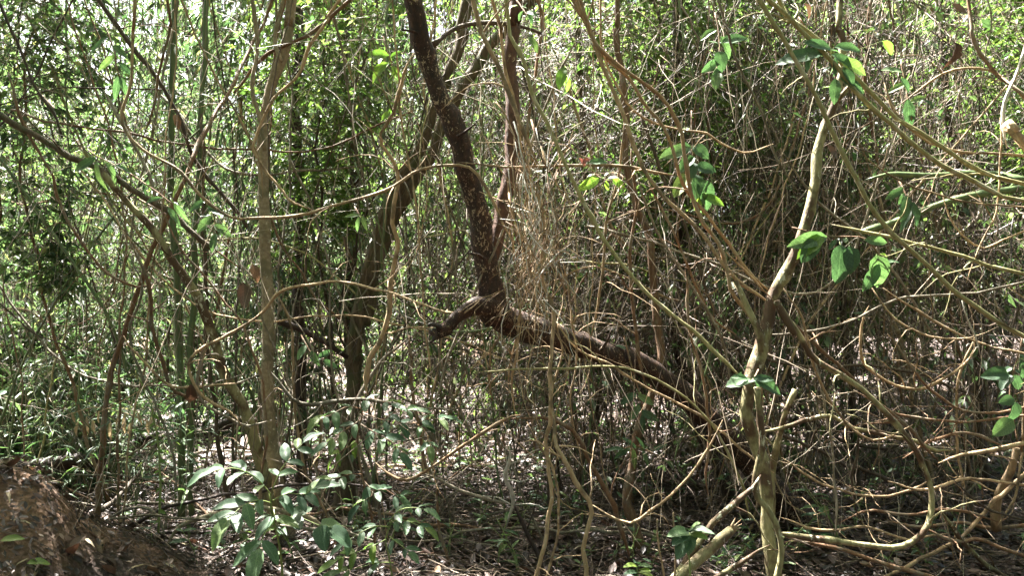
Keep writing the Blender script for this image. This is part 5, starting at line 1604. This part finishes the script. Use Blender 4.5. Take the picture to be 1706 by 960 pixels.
# dead branches fallen low in the thicket
q = np.random.RandomState(94)
for k in range(76):
    d = 5.3 + 4.5 * q.uniform()
    px = q.uniform(60, 1720) if k < 60 else q.uniform(40, 460)
    x, y = (px - 853) / F * d, d
    a = q.uniform(-0.5, 0.5) + (math.pi if q.uniform() < 0.5 else 0)
    Lb = q.uniform(0.6, 2.2)
    z = float(ground_z(x, y))
    rise = abs(q.normal(0, 0.28)) if k % 3 else 0.03
    W_ = np.array([[x, y, z + 0.02], [x + math.cos(a) * Lb * 0.5, y + math.sin(a) * Lb * 0.5, z + 0.05 + rise * Lb * 0.6 + q.normal(0, 0.05)], [x + math.cos(a) * Lb, y + math.sin(a) * Lb, z + 0.04 + rise * Lb]])
    mt = q.choice(['dark', 'charred', 'redbrown', 'grey'])
    r_ = float(np.exp(q.normal(math.log(0.010), 0.45)))
    me, org, C, rad = stem_mesh('fallen_branch', W_, r_, r_ * 0.5, M[mt], sides=6, jit=1.6, seed=6000 + k, step=0.06, knots=0.2, lump=0.12)
    o = link('fallen_branch', me)
    o.location = org
    for j in range(3):
        i = q.randint(2, len(C) - 2)
        side_twig(o, org, C[i], unit(C[i + 1] - C[i - 1]), r_ * 0.4, 6500 + k * 5 + j, M[mt], length=q.uniform(0.15, 0.5))
    mx, my, _ = to_px(C[len(C) // 2])
    tag(o, f"{'thick' if r_ > 0.012 else 'thin'} {'black' if mt == 'charred' else NAMES[mt]} dead branch {'flat' if rise < 0.05 else 'propped'} on the litter, {zone(mx).replace('above the leaning', 'below the leaning').replace('behind', 'near')}", 'dead branch', 'dead branches on the forest floor')

# fine hair-thin strands hanging everywhere
q = np.random.RandomState(95)
n = 4200
d = q.uniform(4.7, 9.5, n)
px = np.where(q.uniform(size=n) < 0.62, q.uniform(820, 1750, n), q.uniform(-30, 860, n))
x = (px - 853) / F * d
z = q.uniform(0.4, 5.2, n)
v = np.stack([q.normal(0, 0.45, n), q.normal(0, 0.3, n), q.normal(-0.8, 0.6, n)], 1)
pa = twig_paths(q, np.stack([x, d, z], 1), v, np.exp(q.normal(math.log(0.75), 0.55, n)).clip(0.2, 2.6), 10, droop=0.05, wob=0.09)
pa[:, :, 2] = np.maximum(pa[:, :, 2], 0.03)
V, Fa = tubes(pa, q.uniform(0.0010, 0.0028, n)[:, None] * np.linspace(1, 0.6, 10), 4, cap=False)
o = link('hanging_strands', mesh_from('hanging_strands', V, Fa, twig_island('strand_bark', [(0.0, (0.05, 0.035, 0.024)), (0.4, (0.14, 0.10, 0.068)), (0.8, (0.30, 0.24, 0.165)), (1.0, (0.46, 0.40, 0.31))])))
tag(o, 'hair-thin dry strands hanging through the whole thicket', 'strands', kind='stuff')

# green ground cover far back
q = np.random.RandomState(92)
n = 9000
x, y = frustum_sample(n, 8, 30, 1.0, q)
keep = np.sin(x * 1.1 + 2) * np.sin(y * 0.9 + 1) + q.normal(0, 0.5, n) > 0.25
x, y = x[keep], y[keep]
n = len(x)
b = np.stack([x, y, ground_z(x, y) + q.uniform(0.02, 0.28, n)], 1)
d = unit(np.stack([q.normal(0, 1, n), q.normal(0, 1, n), q.normal(0, 0.3, n)], 1))
nr = unit(np.stack([q.normal(0, .4, n), q.normal(0, .4, n), np.ones(n)], 1))
L = q.uniform(0.07, 0.16, n)
V, Fl = leaf_quads(b, d, nr, L, L * 0.45, 0.1)
o = link('ground_cover', mesh_from('ground_cover', V, [Fl], M['lf_mid'], False))
tag(o, 'low green ground cover between the stems', 'ground cover', kind='stuff')

# the largest fallen leaves, one by one, on the mound and at the bottom edge
q = np.random.RandomState(93)
for k in range(110):
    if k < 60:
        px, py = q.uniform(0, 330), q.uniform(820, 955)
        y = q.uniform(3.7, 4.6)
        x = (px - 853) / F * y
    else:
        px = q.uniform(280, 1650)
        y = q.uniform(4.7, 5.6)
        x = (px - 853) / F * y
    z = float(ground_rough(x, y))
    a = q.uniform(0, 6.28)
    key = q.choice(['dead', 'dead', 'dead', 'straw'])
    o = put_leaf(key, None, (x, y, z + 0.035), (math.cos(a), math.sin(a), q.normal(0, 0.2)), (q.normal(0, .3), q.normal(0, .3) - 0.2, 1), q.uniform(0.09, 0.15), name='fallen_leaf')
    wpx = to_px((x, y, z))[0]
    tag(o, f"{'curled straw-coloured' if key == 'straw' else 'curled brown'} fallen leaf {('on the mound, ' + ('near its crest' if py < 850 else 'on its lower slope' if py < 905 else 'at the bottom edge') + (', far left' if px < 110 else ', toward its right foot' if px > 220 else '')) if k < 60 else 'in the litter, ' + zone(wpx).replace('above', 'below').replace('behind', 'in front of')}", 'fallen leaf', 'large fallen leaves')
for k, (px, py, ky) in enumerate([(15, 888, 'light'), (60, 865, 'light')]):
    y = 4.0
    x = (px - 853) / F * y
    z = float(ground_rough(x, y))
    o = put_leaf(ky, None, (x, y, z + 0.04), (0.5, 0.2, 0.1), (0.1, -0.5, 1), 0.11, name='green_leaf')
    tag(o, ['fresh green leaf lying on the mound near the left edge', 'fresh green leaf lying higher on the mound'][k], 'leaf')
